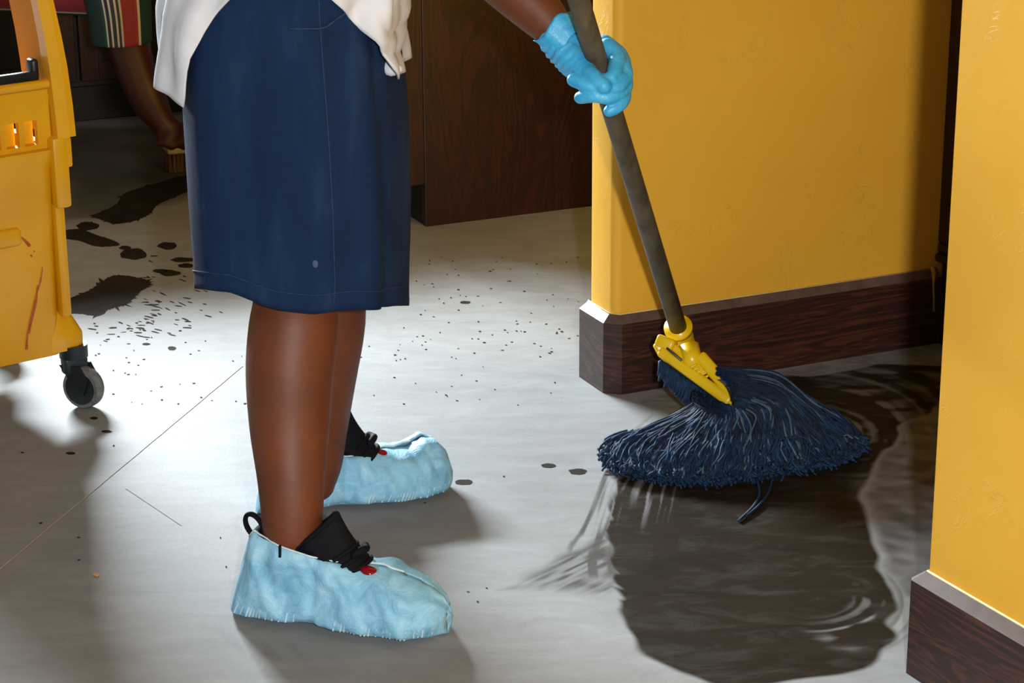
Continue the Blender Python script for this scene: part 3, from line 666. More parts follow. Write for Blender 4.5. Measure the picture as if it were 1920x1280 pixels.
# solid dark core under the strands
rings = []
for k in range(0, 61):
    pts = catmull([tuple(p) for p in strand_pts(k/60, 0, 0)], 24); pts[:, 2] -= .010; pts[:, 2] = np.maximum(pts[:, 2], .003); rings.append([Vector(p) for p in pts])
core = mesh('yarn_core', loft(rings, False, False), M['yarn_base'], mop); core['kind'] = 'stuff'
def yarn(name, n, jit, rad, mat, seed0, frac=(0, 1), wave=.004):
    V = []; Fs = []; SD = 5; NP = 26
    ang = [2*PI*k/SD for k in range(SD)]; cs = np.cos(ang); sn_ = np.sin(ang)
    for q_ in range(n):
        s = (q_+random.random())/n; s = min(max(s, 0), .999)
        p = catmull([tuple(v_) for v_ in strand_pts(s, jit, seed0+q_)], NP); r_ = random.Random(seed0*3+q_)
        a0 = int(frac[0]*(NP-1)); a1 = int(frac[1]*(NP-1))+1; p = p[a0:a1]; L = len(p)
        tt = np.linspace(0, 1, L); ph = r_.uniform(0, 6); fr = r_.uniform(8, 15)
        p[:, 0] += np.sin(tt*fr+ph)*wave*tt; p[:, 1] += np.cos(tt*fr*.8+ph)*wave*tt
        p[:, 2] = np.maximum(p[:, 2]+r_.uniform(-.003, .010)*(1-tt*.5), rad)
        if r_.random() < .5:                                   # curled end
            p[-2:, 2] += r_.uniform(.002, .010)
        tg = np.gradient(p, axis=0); tg /= np.linalg.norm(tg, axis=1)[:, None]+1e-9
        a_ = np.cross(tg, [0, 0, 1.0]); a_ /= np.linalg.norm(a_, axis=1)[:, None]+1e-9; b_ = np.cross(a_, tg)
        rd = rad*r_.uniform(.8, 1.15)
        ring = p[:, None, :]+(a_[:, None, :]*cs[None, :, None]+b_[:, None, :]*sn_[None, :, None])*rd
        k0 = len(V); V += [tuple(v_) for v_ in ring.reshape(-1, 3)]
        for i in range(L-1):
            for j in range(SD): Fs.append((k0+i*SD+j, k0+i*SD+(j+1) % SD, k0+(i+1)*SD+(j+1) % SD, k0+(i+1)*SD+j))
        Fs.append(tuple(k0+(L-1)*SD+j for j in range(SD)))
    o = mesh(name, (V, Fs), mat, mop); o['kind'] = 'stuff'; return o
tuft = [capsule([C(1243, 694, DM+.01), C(1262, 716, DM), C(1290, 742, DM-.01), C(1320, 768, DM-.02)], [.008, .013, .016, .018], 16, 14), capsule([C(1250, 690, DM), C(1310, 735, DM-.01), C(1375, 775, DM-.03)], [.010, .013, .012], 16, 14)]
mesh('yarn_headband', join(*tuft), M['yarn_base'], mop)
V = []
for k in range(90):
    u = k/90; a = C(1238+110*u+random.uniform(-3, 3), 676+78*u, DM-.028*u-.012); b_ = a-U*random.uniform(.020, .034)-R*random.uniform(-.004, .012); V.append(tube([a, a*.5+b_*.5-F*.006, b_], .0024, 5, 6))
mesh('yarn_head', join(*V), M['yarn'], mop)['kind'] = 'stuff'
yarn('yarn', 620, .007, .0021, M['yarn'], 100, wave=.009)
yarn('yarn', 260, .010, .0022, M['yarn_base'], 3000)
yarn('yarn_fringe', 520, .013, .0020, M['yarn'], 5000, (.62, 1), .005)
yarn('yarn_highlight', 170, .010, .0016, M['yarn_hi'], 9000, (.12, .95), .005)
mesh('tail_band', join(tube([Vector(g_band[int(k)])+Vector((0, 0, .012+.002*math.sin(k))) for k in np.linspace(16, 62, 24)], .0009, 5)), M['yarn_hi'], mop)
mesh('loose_strand', join(tube([G(1418, 895, .010), G(1424, 925, .004), G(1412, 950, .004), G(1385, 976, .003)], .0024, 6, 16), tube([G(1450, 890, .010), G(1440, 925, .004), G(1420, 950, .004), G(1398, 968, .003)], .0020, 6, 16)), M['yarn'], mop)

# ------------------------------------------------------------------ woman with the mop
PX = P(550, 1130, 2.86); WO = Vector((-.30, 3.02, 0))
def sp3(px, py, Y, hw):
    p = P(px, py, Y); return p, hw*(p-Vector((0, 0, H))).dot(F)/FPX
def limb(lst, Y=None, n=24, sides=24, **k):
    pr = [sp3(x, y, yy, h_) for x, y, yy, h_ in lst]; return capsule([p for p, _ in pr], [r for _, r in pr], sides, n, **k)
near_leg = limb([(548, 1070, 2.855, 36), (547, 1030, 2.855, 50), (548, 985, 2.855, 57), (546, 900, 2.87, 64), (543, 800, 2.90, 76), (543, 700, 2.92, 83), (550, 620, 2.94, 85), (556, 550, 2.96, 80), (556, 420, 2.965, 78), (545, 250, 2.965, 88), (540, 60, 2.965, 98)], n=44)
far_leg = limb([(594, 905, 3.215, 36), (596, 870, 3.215, 46), (597, 800, 3.21, 56), (598, 700, 3.19, 72), (606, 610, 3.17, 79), (612, 540, 3.15, 74), (600, 420, 3.13, 74), (585, 250, 3.12, 84), (560, 60, 3.11, 94)], n=44)
def loc3(x, y, z): return Vector((x, y, z))
torso = []
for x, y, z, a, b in ((-.31, 3.04, .78, .11, .150), (-.31, 3.04, .88, .11, .155), (-.30, 3.04, 1.0, .10, .14), (-.285, 3.04, 1.12, .115, .155), (-.27, 3.04, 1.24, .115, .175), (-.262, 3.04, 1.32, .085, .165), (-.255, 3.04, 1.37, .055, .08)):
    torso.append([Vector((x+a*math.cos(q), y+b*math.sin(q), z)) for q in [2*PI*k/32 for k in range(32)]])
torso = loft(torso)
neck = capsule([loc3(-.255, 3.04, 1.34), loc3(-.235, 3.04, 1.43)], [.055, .050], 16)
HC = loc3(-.215, 3.04, 1.52); ht = Matrix.Rotation(math.radians(18), 3, 'Y')
head = join(ellipsoid(HC, .092, .074, .108, 24, ht), ellipsoid(HC+ht @ Vector((.030, 0, -.055)), .060, .056, .058, 20, ht), ellipsoid(HC+ht @ Vector((.098, 0, -.022)), .018, .016, .022, 12, ht),
            ellipsoid(HC+ht @ Vector((.088, 0, -.062)), .012, .026, .009, 12, ht), *[ellipsoid(HC+ht @ Vector((-.005, s*.076, -.012)), .018, .010, .032, 12, ht) for s in (-1, 1)],
            *[ellipsoid(HC+ht @ Vector((.078, s*.033, .020)), .020, .024, .010, 12, ht) for s in (-1, 1)])
# far (left) arm reaches down to the mop pole
DH = 3.24
WRI = C(1046, 62, 3.27)
larm = capsule([loc3(-.25, 3.20, 1.30), loc3(-.235, 3.24, 1.16), C(858, -135, 3.30), C(930, -55, 3.29), C(1005, 18, 3.28), WRI, C(1060, 80, 3.27)], [.052, .047, .043, .044, .037, .0275, .018], 20, 40)
RH = B0+hd*1.20
rarm = capsule([loc3(-.25, 2.88, 1.30), loc3(-.23, 2.80, 1.14), loc3(-.16, 2.74, 1.02), loc3(-.05, 2.74, 1.03), RH+loc3(-.05, -.01, -.03)], [.052, .046, .042, .037, .027], 20, 32)
def fingers(cen, ax, side, front, sc=1.0):
    """a fist round a pole: cen on the pole axis, ax unit along the pole to the thumb side"""
    out = []
    for k in range(4):
        c = cen-ax*(.021*k-.030)*sc; r = (.0102, .0105, .0100, .0088)[k]*sc; rad = .0265*sc
        pts = [c+(side*math.cos(a)+front*math.sin(a))*rad*(1.35 if q == 0 else 1) for q, a in enumerate([math.radians(v_) for v_ in (-35, 15, 70, 125, 165)])]
        out.append(capsule(pts, r, 10, 12))
    out.append(capsule([cen+ax*.055*sc-side*.024*sc, cen+ax*.050*sc+front*.020*sc, cen+ax*.030*sc+front*.032*sc+side*.012*sc], [.013*sc, .0115*sc, .010*sc], 10, 10))
    out.append(capsule([cen+ax*.030*sc-front*.032*sc, cen-ax*.034*sc-front*.032*sc+side*.008*sc], .018*sc, 12))
    return out
rh_front = Vector((0, -1, 0)); rh_side = hd.cross(rh_front).normalized()
rhand = join(capsule([RH+loc3(-.05, -.01, -.03), RH+loc3(-.02, .028, -.01)], [.026, .022], 12), *fingers(RH, hd, Vector((1, 0, 0)), rh_front))
ff = []                                                        # feet inside the shoes
FA_N, FT_N = G(437, 1143), G(843, 1186); FA_F, FT_F = G(480, 962), G(843, 912)
for A_, B_ in ((FA_N, FT_N), (FA_F, FT_F)):
    dd = (B_-A_).normalized(); ff.append(capsule([A_+dd*.05+Vector((0, 0, .05)), A_+dd*.14+Vector((0, 0, .052)), A_+dd*.24+Vector((0, 0, .034))], [.028, .028, .020], 16, 12))
woman = remesh('person', join(near_leg, far_leg, torso, neck, head, larm, rarm, rhand, *ff), .0055, 4, M['skin'], None, WO)
tag(woman, 'standing person in white shirt and blue skirt, mopping in blue gloves and shoe covers', 'person')
hair = remesh('hair', join(ellipsoid(HC+ht @ Vector((-.018, 0, .022)), .094, .082, .104, 24, ht), ellipsoid(HC+Vector((-.12, 0, .03)), .045, .045, .045, 16)), .007, 3, M['hair'], woman)
for s in (-1, 1): mesh('eye', ellipsoid(HC+ht @ Vector((.084, s*.030, .004)), .011, .014, .009, 12, ht), M['eye'], woman)
mesh('glove', xf(rhand, Matrix.Identity(4)), M['glove'], woman) if False else None
rg_ = remesh('glove', join(capsule([RH+loc3(-.07, -.014, -.04), RH+loc3(-.05, -.01, -.03), RH+loc3(-.02, .028, -.01)], [.033, .030, .026], 12), *[(v_, f_) for v_, f_ in fingers(RH, hd, Vector((1, 0, 0)), rh_front, 1.08)]), .0028, 3, M['glove'], woman)

# gloved hand, as seen: palm behind the pole, fingers wrapped over its front, thumb on top
def hp(x, y, wv): return C(x, y, DH-wv)
hand = [capsule([hp(1046, 70, -.030), hp(1062, 92, -.030), hp(1082, 116, -.026), hp(1105, 128, -.032)], [.030, .029, .027, .026], 20, 14),          # wrist to heel
        capsule([hp(1100, 112, -.034), hp(1140, 98, -.036)], [.022, .019], 16), capsule([hp(1105, 130, -.034), hp(1162, 138, -.032)], [.022, .017], 16),
        capsule([hp(1135, 84, -.032), hp(1160, 112, -.030), hp(1166, 148, -.026)], [.015, .017, .016], 16, 10),
        capsule([hp(1066, 102, -.016), hp(1092, 128, .002), hp(1114, 146, .026), hp(1133, 162, .036)], [.022, .017, .0125, .0112], 18, 16),             # thumb
        capsule([hp(1140, 90, -.020), hp(1156, 108, -.006), hp(1154, 128, .012), hp(1145, 148, .026), hp(1120, 150, .022)], [.0150, .0130, .0118, .0110, .010], 16, 16),   # index
        capsule([hp(1160, 112, -.018), hp(1172, 138, .000), hp(1155, 164, .024), hp(1115, 163, .026), hp(1076, 150, .012)], [.0135, .0122, .0112, .0110, .0106], 16, 20),  # middle
        capsule([hp(1166, 134, -.018), hp(1172, 162, .000), hp(1148, 182, .022), hp(1115, 180, .024), hp(1088, 183, .012)], [.0130, .0118, .0105, .0100, .0092], 16, 20),  # ring
        capsule([hp(1166, 156, -.018), hp(1170, 182, -.002), hp(1160, 198, .014), hp(1143, 208, .016)], [.0120, .0108, .0098, .0090], 16, 14)]                            # little
glove = remesh('glove', join(*hand), .0016, 5, M['glove'], woman)
off = root_loc(woman); fd = (C(1110, 130, 3.27)-WRI).normalized()
def wrinkle(co):
    p = co+off; q = (p-WRI).dot(fd)
    a = math.exp(-((q-.018)/.026)**2)
    n_ = (p-(WRI+fd*q)); r_ = n_.length
    if r_ < 1e-6: return co
    return co+n_/r_*(math.sin(q*620+noise.noise(p*40)*3)*.0012*a+noise.noise(p*55)*.0010)
displace(glove, wrinkle)
# flared cuff at the wrist
x_ = fd.cross(F).normalized(); y_ = fd.cross(x_); rg2 = []
for q_, r_ in ((.022, .0285), (.012, .0300), (.002, .0312), (-.008, .0325), (-.013, .0340), (-.012, .0328), (-.004, .0305), (.008, .028)):
    rg2.append([WRI+F*-.004+fd*(q_+.004*math.sin(3*a+1))+(x_*math.cos(a)+y_*math.sin(a))*(r_+.0010*math.sin(7*a)) for a in [2*PI*k/40 for k in range(40)]])
mesh('cuff', loft(rg2, False), M['glove'], glove)

# ------------------------------------------------------------------ skirt
def prof(tab, z):
    """linear interpolation of rows (z, values...)"""
    tab = sorted(tab)
    if z <= tab[0][0]: return tab[0][1:]
    for a, b in zip(tab, tab[1:]):
        if z <= b[0]:
            u = (z-a[0])/(b[0]-a[0]); return tuple(p+(q-p)*u for p, q in zip(a[1:], b[1:]))
    return tab[-1][1:]
YC = 3.04
def row(py, l, r, b):
    A_, B_ = P(l, py, YC), P(r, py, YC); return ((A_.z+B_.z)/2, A_.x, B_.x, b)
SK = [row(560, 366, 764, .182), (row(450, 361, 768, .182)), row(350, 353, 767, .182), row(200, 346, 758, .184), row(100, 343, 748, .184), row(0, 342, 738, .184), row(-150, 352, 725, .172), row(-300, 372, 705, .155)]
NS = 160
def skirt_hem(x, front):
    """z of the hem from the photographed hem line on the near side"""
    return np.interp(x, [p[0] for p in HEM], [p[1] for p in HEM])
def superell(a, e): return math.copysign(abs(math.cos(a))**e, math.cos(a)), math.copysign(abs(math.sin(a))**e, math.sin(a))
HEMPX = [(366, 541), (400, 543), (432, 548), (460, 563), (485, 574), (520, 582), (590, 587), (660, 581), (735, 578), (762, 573)]
def skirt_pt(k, v_):
    """k ring index, v_ 0 at hem .. 1 at waist"""
    a = 2*PI*k/NS; cx, sy = superell(a, .80)
    zt = SK[-1][0]
    # hem height
    l, r, b = prof(SK, SK[0][0]); x = (l+r)/2+(r-l)/2*cx; y = YC+b*sy
    px = 960+FPX*x/((y)*math.cos(PITCH)+(H-.40)*math.sin(PITCH))
    py = np.interp(px, [p[0] for p in HEMPX], [p[1] for p in HEMPX])
    yn = YC-abs(y-YC) if sy < 0 else YC+abs(y-YC)*.0
    zh = P(px, py, min(y, YC)).z if sy <= 0 else P(px, py, YC).z+.004
    z = zh+(zt-zh)*v_; l, r, b = prof(SK, z); x = (l+r)/2+(r-l)/2*cx; y = YC+b*sy
    # soft vertical folds, stronger toward the hem
    f_ = (1-v_)**1.2; d = (math.sin(a*5+.6)*.5+math.sin(a*9+2)*.35+noise.noise(Vector((math.cos(a)*2, math.sin(a)*2, z*3)))*1.2)*.006*(.35+f_)
    return Vector((x+cx*d, y+sy*d, z))
rings = [[skirt_pt(k, v_) for k in range(NS)] for v_ in np.linspace(0, 1, 70)]
# pleat where the front side panel overlaps, seen at the right edge
for i, rg in enumerate(rings):
    for k in range(NS):
        a = 2*PI*k/NS; dlt = (a-(2*PI-.62))
        z = rg[k].z; s = math.exp(-(dlt/.11)**2)*min(1, max(0, (1-(i/70))*1.3))
        rg[k] = rg[k]+Vector((math.cos(a), math.sin(a), 0))*(-.008*s)
sk = mesh('skirt', loft(rings, False), M['denim'], woman); so = sk.modifiers.new('solid', 'SOLIDIFY'); so.thickness = .003; so.offset = -1
# hem seam, side seam and curved pocket edge
def on_ring(i, k, o_=.0012):
    p = rings[i][k % NS]; c = Vector((sum(q.x for q in rings[i])/NS, YC, p.z)); return p+(p-c).normalized()*o_
mesh('hem_seam', tube([on_ring(3, k) for k in range(82, 158, 2)], .0007, 5), M['seam'], sk)
kk = min(range(NS), key=lambda k: abs(2*PI*k/NS-(1.5*PI+.32)))
mesh('side_seam', tube([on_ring(i, kk, .0004) for i in range(1, 62, 5)], .0010, 5, 80), M['seam'], sk)
def skirt_front(px, py):
    """nearest skirt surface point under a photographed pixel"""
    best = None
    d = ray(px, py); o_ = Vector((0, 0, H))
    for i in range(0, 70):
        for k in range(80, 160):
            p = rings[i][k]-o_; tt = p.dot(d)/d.dot(d); e = (p-d*tt).length
            if best is None or e < best[0]: best = (e, p+o_)
    return best[1]
pk = [skirt_front(x, y) for x, y in ((545, 55), (575, 59), (605, 52), (630, 42), (652, 26))]
mesh('pocket_edge', tube([p+Vector((0, -.003, 0)) for p in pk], .0013, 6, 24), M['seam'], sk)
mesh('snag_mark', ellipsoid(skirt_front(590, 492)+Vector((0, -.0008, 0)), .0045, .0012, .006, 6), simple('pale_skirt_mark', srgb(62, 82, 114), None, 20, .8), sk)

# ------------------------------------------------------------------ shirt
SH = [row(200, 322, 752, .190), row(140, 311, 757, .195), row(60, 310, 752, .198), row(0, 309, 760, .20), row(-80, 320, 772, .195), row(-200, 350, 760, .19), row(-330, 378, 740, .185), row(-480, 400, 730, .185), row(-560, 420, 720, .19)]
HPX = [(305, 150), (330, 185), (346, 202), (352, 170), (366, 110), (385, 62), (405, 28), (432, 0), (480, -45), (540, -60), (600, -15), (630, 10), (655, 28), (680, 50), (700, 78), (712, 98), (722, 125), (735, 147), (745, 140), (757, 134), (775, 128)]
def shirt_pt(k, v_):
    a = 2*PI*k/NS; cx, sy = superell(a, .85)
    l, r, b = prof(SH, 0.72); x = (l+r)/2+(r-l)/2*cx; y = YC+b*sy
    px = 960+FPX*x/((min(y, YC))*math.cos(PITCH)+(H-.72)*math.sin(PITCH))
    py = np.interp(px, [p[0] for p in HPX], [p[1] for p in HPX])
    zh = P(px, py, min(y, YC)).z
    if sy > 0: zh = max(zh, P(px, -10, YC).z-.05) if abs(cx) < .8 else zh+.01
    z = zh+(1.34-zh)*v_; l, r, b = prof(SH, z)
    x = (l+r)/2+(r-l)/2*cx; y = YC+b*sy
    fo = (1-v_)**1.5; d = (math.sin(a*11+z*18)*.35+math.sin(a*17-z*30+1)*.3+noise.noise(Vector((math.cos(a)*3, math.sin(a)*3, z*7)))*1.6)*.008*(.3+fo)
    return Vector((x+cx*d, y+sy*d, z))
srings = [[shirt_pt(k, v_) for k in range(NS)] for v_ in np.linspace(0, 1, 90)]
# diagonal folds gathered toward the front tail
for i, rg in enumerate(srings):
    for k in range(NS):
        p = rg[k]; q_ = (p.x*.75+p.z*.65)*115+noise.noise(p*14)*2.2
        wgt = max(0, min(1, (p.x+.245)/.06))*max(0, min(1, (.95-p.z)/.15))*(1 if p.y < YC else .3)
        c = Vector((-.30, YC, p.z)); rg[k] = p+(p-c).normalized()*(abs(math.sin(q_))-.5)*.007*wgt
ss = mesh('shirt', loft(srings, False), M['shirt'], woman); so = ss.modifiers.new('solid', 'SOLIDIFY'); so.thickness = .003; so.offset = 1
for s, arm in ((1, [loc3(-.25, 3.18, 1.31), loc3(-.24, 3.235, 1.20), loc3(-.225, 3.26, 1.10)]), (-1, [loc3(-.25, 2.90, 1.31), loc3(-.235, 2.82, 1.18), loc3(-.20, 2.77, 1.10)])):
    mesh('sleeve', tube(arm, [.068, .070, .072], 24, 12, cap=False), M['shirt'], ss)
mesh('shoulder_yoke', loft([[Vector((-.265+a_*math.cos(q), 3.04+b_*math.sin(q), z)) for q in [2*PI*k/32 for k in range(32)]] for z, a_, b_ in ((1.30, .13, .19), (1.345, .105, .17), (1.375, .07, .09))], False), M['shirt'], ss)
mesh('tail_fold', tube([P(727, 92, 2.98), P(723, 118, 2.965), P(733, 132, 2.955), P(752, 128, 2.96)], [.006, .008, .008, .005], 10, 14), M['shirt'], ss)

# ------------------------------------------------------------------ shoes and disposable covers
def foot(A_, B_, puff, seed, red_side):
    ex = (B_-A_).normalized(); ey = Vector((-ex.y, ex.x, 0)); L = (B_-A_).length
    def W(x, y, z): return A_+ex*x+ey*y+Vector((0, 0, z))
    wt = [(0, .012), (.03, .030), (.10, .043), (.25, .047), (.42, .046), (.58, .059), (.72, .068), (.84, .065), (.93, .050), (.98, .026), (1, .012)]
    zt = ([(0, .112), (.05, .130), (.12, .128), (.3, .117), (.45, .106), (.60, .094), (.66, .093), (.74, .090), (.84, .078), (.93, .066), (.98, .054), (1, .040)] if not puff else
          [(0, .108), (.05, .120), (.12, .116), (.3, .098), (.45, .086), (.60, .082), (.70, .080), (.78, .080), (.86, .092), (.92, .086), (.97, .066), (1, .040)])
    gt = [(0, .004), (.04, .014), (.10, .026), (.25, .036), (.42, .037), (.52, .028), (.60, .014), (.645, .0012), (1, .0008)]
    def cover_pt(t_, u, grow=0.0):
        """u -1..1: left rim, down, sole, right rim"""
        w_ = np.interp(t_, *zip(*wt))+grow; zr = np.interp(t_, *zip(*zt)); g = np.interp(t_, *zip(*gt))
        s = -1 if u < 0 else 1; au = abs(u)                      # 0 sole centre, 1 rim
        zw = .024
        if au < .35:
            a = au/.35*PI/2; y = w_*math.sin(a)**.85; z = zw*(1-math.cos(a)**.8) if a < PI/2-.01 else zw
            z += .005*math.exp(-((t_-.40)/.05)**2)*au/.35
        else:
            a = (au-.35)/.65*PI/2; y = g+(w_-g)*math.cos(a)**.75 if a < PI/2-.001 else g; z = zw+(zr-zw)*math.sin(a)**1.05
        p = Vector((t_*L+z*.26*max(0, 1-t_/.30), s*y, z+.0015))
        nn = noise.noise(Vector((p.x*20, p.y*20+s*4, p.z*20+seed)))*.0070+(abs(noise.noise(Vector((p.x*38+p.z*22, s*3, p.z*12-p.x*10+seed))))-.25)*.0060+noise.noise(Vector((p.x*70, p.y*60, p.z*40+seed)))*.0014
        toe = max(0, (t_-.72)/.28); nn += toe*math.sin(u*21+seed+t_*9)*.0030
        nn += math.sin((t_*L*95)+(p.z*60))*.0012*(1-toe)
        nn += -.004*math.exp(-((t_-.41-.25*(p.z))/.022)**2)*(1 if au > .2 else 0)
        fall = min(1, (p.z)/.012)
        p.y += s*nn*fall; p.z += nn*.5*fall*(au > .5)
        return W(*p)
    NT_, NU = 90, 64
    ts = np.linspace(0, 1, NT_); us = np.linspace(-1, 1, NU)
    rows = [[cover_pt(t_, u) for u in us] for t_ in ts]
    shoe_rows = []
    shoe = empty('shoe', A_-WO+Vector((0, 0, 0))); shoe.parent = woman
    # upper
    up = []
    for t_ in np.linspace(.03, .94, 40):
        w_ = np.interp(t_, *zip(*wt))-.013; zr = np.interp(t_, *zip(*zt))-.014; g = np.interp(t_, *zip(*gt))*.92
        ring = []
        for u in np.linspace(-1, 1, 33):
            s = -1 if u < 0 else 1; au = abs(u)
            if au < .35: y = w_*au/.35; z = .014
            else: a = (au-.35)/.65*PI/2; y = g+(w_-g)*math.cos(a)**.7 if a < PI/2-.001 else g; z = .016+(zr+(.006 if .1 < t_ < .5 else 0)-.016)*math.sin(a)
            ring.append(W(t_*L+z*.26*max(0, 1-t_/.30)+.002, s*y, z))
        up.append(ring)
    so_ = mesh('upper', loft(up, False, False), M['shoe'], shoe); so2 = so_.modifiers.new('solid', 'SOLIDIFY'); so2.thickness = .005; so2.offset = 0
    # padded collar
    col = [W(t_*L+.034*max(0, 1-t_/.30), s*(np.interp(t_, *zip(*gt))*.84), np.interp(t_, *zip(*zt))-.005) for s, rng_ in ((-1, np.linspace(.50, .05, 14)), (1, np.linspace(.05, .50, 14))) for t_ in rng_]
    mesh('collar', capsule(col, .0058, 10, 50), M['shoe'], shoe)
    # tongue, a padded curved flap rising at the ankle
    tr = []
    top = .160 if not puff else .152; xb = .203 if not puff else .196; zb = .088 if not puff else .076
    for q_ in np.linspace(0, 1, 14):
        rw = []
        hw = .030+.003*math.sin(q_*PI)-.004*q_
        for y in np.linspace(-1, 1, 15):
            x = xb-.046*q_-(.046*(.3+.7*q_))*y*y-.006*math.sin(q_*PI); z = zb+(top-zb)*q_**.9*(1-.62*abs(y)**1.8)
            rw.append(W(x, y*hw, z))
        tr.append(rw)
    tg = mesh('tongue', loft(tr, False, False), M['shoe'], shoe); tm = tg.modifiers.new('solid', 'SOLIDIFY'); tm.thickness = .011; tm.offset = 0
    mesh('tongue_edge', capsule([q_ + Vector((0, 0, 0)) for q_ in tr[-1]], .0056, 10, 24), M['shoe'], tg)
    for k in range(3):
        xx = xb-.002-.010*k; zz = zb+.004+.010*k
        mesh('lace', capsule([W(xx-.016, -.034, zz-.004), W(xx+.002, -.012, zz+.006), W(xx+.001, .012, zz+.004), W(xx-.016, .034, zz-.004)], [.0032, .0036, .0036, .0032], 8, 14), M['shoe'], shoe)
    mesh('lace_bow', capsule([W(xb-.014, -.020, zb+.024), W(xb-.006, -.012, zb+.029), W(xb-.004, .0, zb+.026), W(xb-.008, .010, zb+.026)], .0056, 8, 20), M['shoe'], shoe)
    rd = mesh('toe_trim', ellipsoid(W(xb+.008, -.018, zb+.000), .016, .012, .007, 14, Matrix.Rotation(.35, 3, 'Y')), M['red'], shoe)
    lp = [W(.040+.012*math.cos(a), 0, .132+.017*math.sin(a)) for a in [math.radians(-60+v_) for v_ in range(0, 310, 22)]]
    lp = [p+ex*(-.010)*((p.z-.125)/.02)*.6 for p in lp]
    mesh('heel_loop', tube(lp, .0034, 8, 30, flat=(1.0, 1.5)), M['shoe'], shoe)
    mesh('zip_cord', capsule([W(.090, -.042, .124), W(.090, -.044, .110)], .0022, 6), M['shoe'], shoe)
    cv = mesh('shoe_cover', loft(rows, False, False), M['cover'], woman); cm = cv.modifiers.new('solid', 'SOLIDIFY'); cm.thickness = .0012
    # close heel and toe ends
    for ri, nm in ((0, 'heel_gather'), (-1, 'toe_gather')):
        pass
    rim_pts = [cover_pt(t_, -1)+Vector((0, 0, .001)) for t_ in np.linspace(.66, .01, 40)]+[cover_pt(t_, 1)+Vector((0, 0, .001)) for t_ in np.linspace(.01, .66, 40)]
    mesh('elastic_rim', tube(rim_pts, .0013, 6, 90), M['stitch'], cv)
    ridge = [cover_pt(t_, 1)+Vector((0, 0, .0016)) for t_ in np.linspace(.64, .80, 14)]
    mesh('top_seam', tube(ridge, .0016, 6, 24), M['stitch'], cv)
    sts = []
    for side in (-1, 1):
        for k, t_ in enumerate(np.linspace(.035, .965, 58)):
            if .36 < t_ < .50: continue
            t2 = t_+.007; uA = side*.24; uB = side*.36
            a, b = cover_pt(t_, uA), cover_pt(t2+.004, uB); outv = ey*side*.0018
            a2, b2 = cover_pt(t_+.0065, uA), cover_pt(t2+.0105, uB)
            if k % 2 == 0 or random.random() < .2: sts.append(([a+outv, a2+outv, b2+outv, b+outv], [(0, 1, 2, 3)]))
    mesh('hem_stitches', join(*sts), M['stitch'], cv, False)['kind'] = 'stuff'
    end = [cover_pt(1, u) for u in us]; c = sum(end, Vector())/len(end)+ex*.006
    mesh('toe_gather', (end+[c], [(i, i+1, len(end)) for i in range(len(end)-1)]), M['cover'], cv)
    end = [cover_pt(0, u) for u in us]; c = sum(end, Vector())/len(end)-ex*.003
    mesh('heel_gather', (end+[c], [(i+1, i, len(end)) for i in range(len(end)-1)]), M['cover'], cv)
foot(FA_N, FT_N, False, 1.3, -1)
foot(FA_F, FT_F, True, 5.7, -1)

# ------------------------------------------------------------------ crouching person in the dark background, and the brush
Y2 = 5.35
arm2 = limb([(215, -70, 5.33, 62), (232, 20, 5.32, 52), (243, 90, 5.31, 41), (262, 150, 5.30, 37), (283, 195, 5.29, 34), (306, 232, 5.28, 24), (318, 248, 5.28, 21)], n=30, sides=20)
def q2(px, py, dY=0): return P(px, py, Y2-.07+dY)
hand2 = [capsule([q2(315, 245), q2(335, 252)], [.034, .028], 16), capsule([q2(305, 255, -.01), q2(300, 268, -.03)], .012, 10)]
for k in range(4): hand2.append(capsule([q2(345+k*5, 236+k*3, -.02), q2(352+k*4, 252+k*4, -.042), q2(338+k*2, 266+k*3, -.040)], [.013, .012, .011], 10, 8))
hand2.append(capsule([q2(322, 250, -.02), q2(312, 266, -.035), q2(322, 275, -.04)], [.015, .013, .011], 10, 8))
SHD = P(215, -70, 5.33); HIP = Vector((-1.52, 5.42, .50))
tor = capsule([HIP, HIP+(SHD-HIP)*.4+Vector((0, .05, .03)), SHD+Vector((-.04, .14, 0))], [.155, .145, .135], 24, 16, flat=(.85, 1.15))
arm2b = capsule([SHD+Vector((0, .32, 0)), Vector((-.82, 5.62, .30)), Vector((-.72, 5.58, .035))], [.055, .042, .030], 16, 20)
HD2 = SHD+Vector((.20, .15, .06))
head2 = join(capsule([SHD+Vector((-.02, .15, .02)), HD2], [.06, .055], 14), ellipsoid(HD2+Vector((.05, 0, .0)), .105, .078, .092, 20), ellipsoid(HD2+Vector((.12, 0, -.06)), .04, .05, .04, 14), ellipsoid(HD2+Vector((.155, 0, -.03)), .018, .014, .016, 10))
p2o = Vector((-1.2, 5.5, 0))
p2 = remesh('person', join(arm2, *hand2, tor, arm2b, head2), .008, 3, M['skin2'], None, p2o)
tag(p2, 'crouching person in striped shirt in the dark back, bare arm reaching down to the floor', 'person')
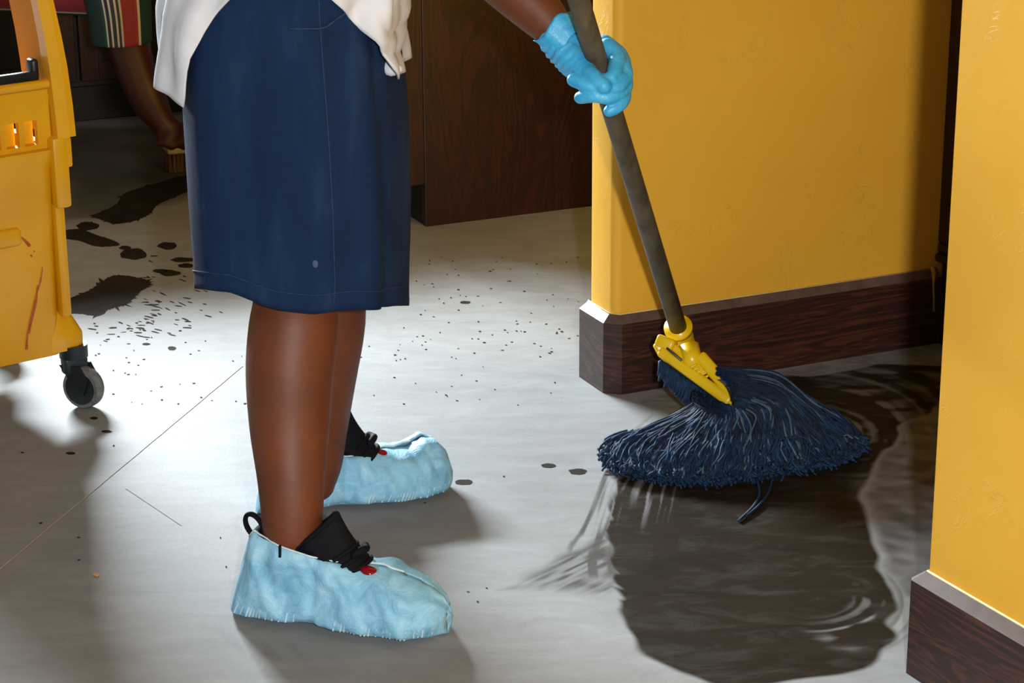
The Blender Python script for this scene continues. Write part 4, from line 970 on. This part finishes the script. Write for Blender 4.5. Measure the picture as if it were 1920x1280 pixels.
leg2 = join(capsule([HIP+Vector((0, -.10, -.02)), Vector((-1.36, 5.28, .095)), Vector((-1.72, 5.30, .06)), Vector((-1.80, 5.30, .045))], [.095, .068, .05, .04], 16, 24), capsule([HIP+Vector((0, .10, -.02)), Vector((-1.34, 5.62, .095)), Vector((-1.72, 5.62, .06)), Vector((-1.80, 5.62, .045))], [.095, .068, .05, .04], 16, 24), capsule([HIP+Vector((-.03, -.03, 0)), HIP+Vector((.1, .05, .02))], .165, 20))
remesh('trousers', leg2, .010, 3, M['trousers'], p2)
remesh('hair', join(ellipsoid(HD2+Vector((.03, 0, .02)), .108, .084, .094, 20)), .008, 2, M['hair'], p2)
# striped shirt: body and sleeve with stripes running along them
def striped(vf, name, sides, parent):
    o = mesh(name, vf, M['stripes'], parent); a = o.data.attributes.new('stripe', 'FLOAT', 'POINT')
    for i in range(len(o.data.vertices)): a.data[i].value = ((i % sides)/sides*2.0) % 1.0
    return o
sb = striped(tube([HIP+Vector((-.02, 0, 0)), HIP+(SHD-HIP)*.4+Vector((0, .05, .03)), SHD+Vector((-.02, .14, 0)), SHD+Vector((.05, .15, .02))], [.165, .158, .160, .09], 96, 20, flat=(.9, 1.15)), 'shirt', 96, p2)
slp = [sp3(205, -110, 5.33, 75), sp3(215, -40, 5.32, 68), sp3(224, 20, 5.31, 60), sp3(229, 78, 5.31, 56)]
# stripe value goes across the sleeve as seen, front and back alike
slv = tube([p for p, _ in slp], [r for _, r in slp], 64, 24, cap=False, up=(1, 0, 0))
so3 = mesh('sleeve', slv, M['stripes'], p2); a = so3.data.attributes.new('stripe', 'FLOAT', 'POINT')
for i in range(len(so3.data.vertices)):
    c_ = math.cos(2*PI*(i % 64)/64); a.data[i].value = (c_*.5+.5)*.98+.01
so3.modifiers.new('solid', 'SOLIDIFY').thickness = .003
# brush
bc = G(345, 318); bq = math.radians(20)
br = empty('scrub_brush', bc, 'hand scrub brush with a pale block and brown bristles under the crouching person\'s hand', 'brush'); br.rotation_euler = (0, 0, bq)
placed('block', bevel_vf(box(-.045, .15, -.035, .035, .048, .072), .006, 3), M['band'], None, 0, parent=br)
V = []; 
for i in range(18):
    for j in range(6):
        x = -.040+i*.0105; y = -.029+j*.0115; V.append(tube([(x, y, .05), (x+random.uniform(-.003, .003), y+random.uniform(-.003, .003), .002)], [.0042, .0052], 6))
o = placed('bristles', join(*V), M['bristle'], None, 0, parent=br); o['kind'] = 'stuff'
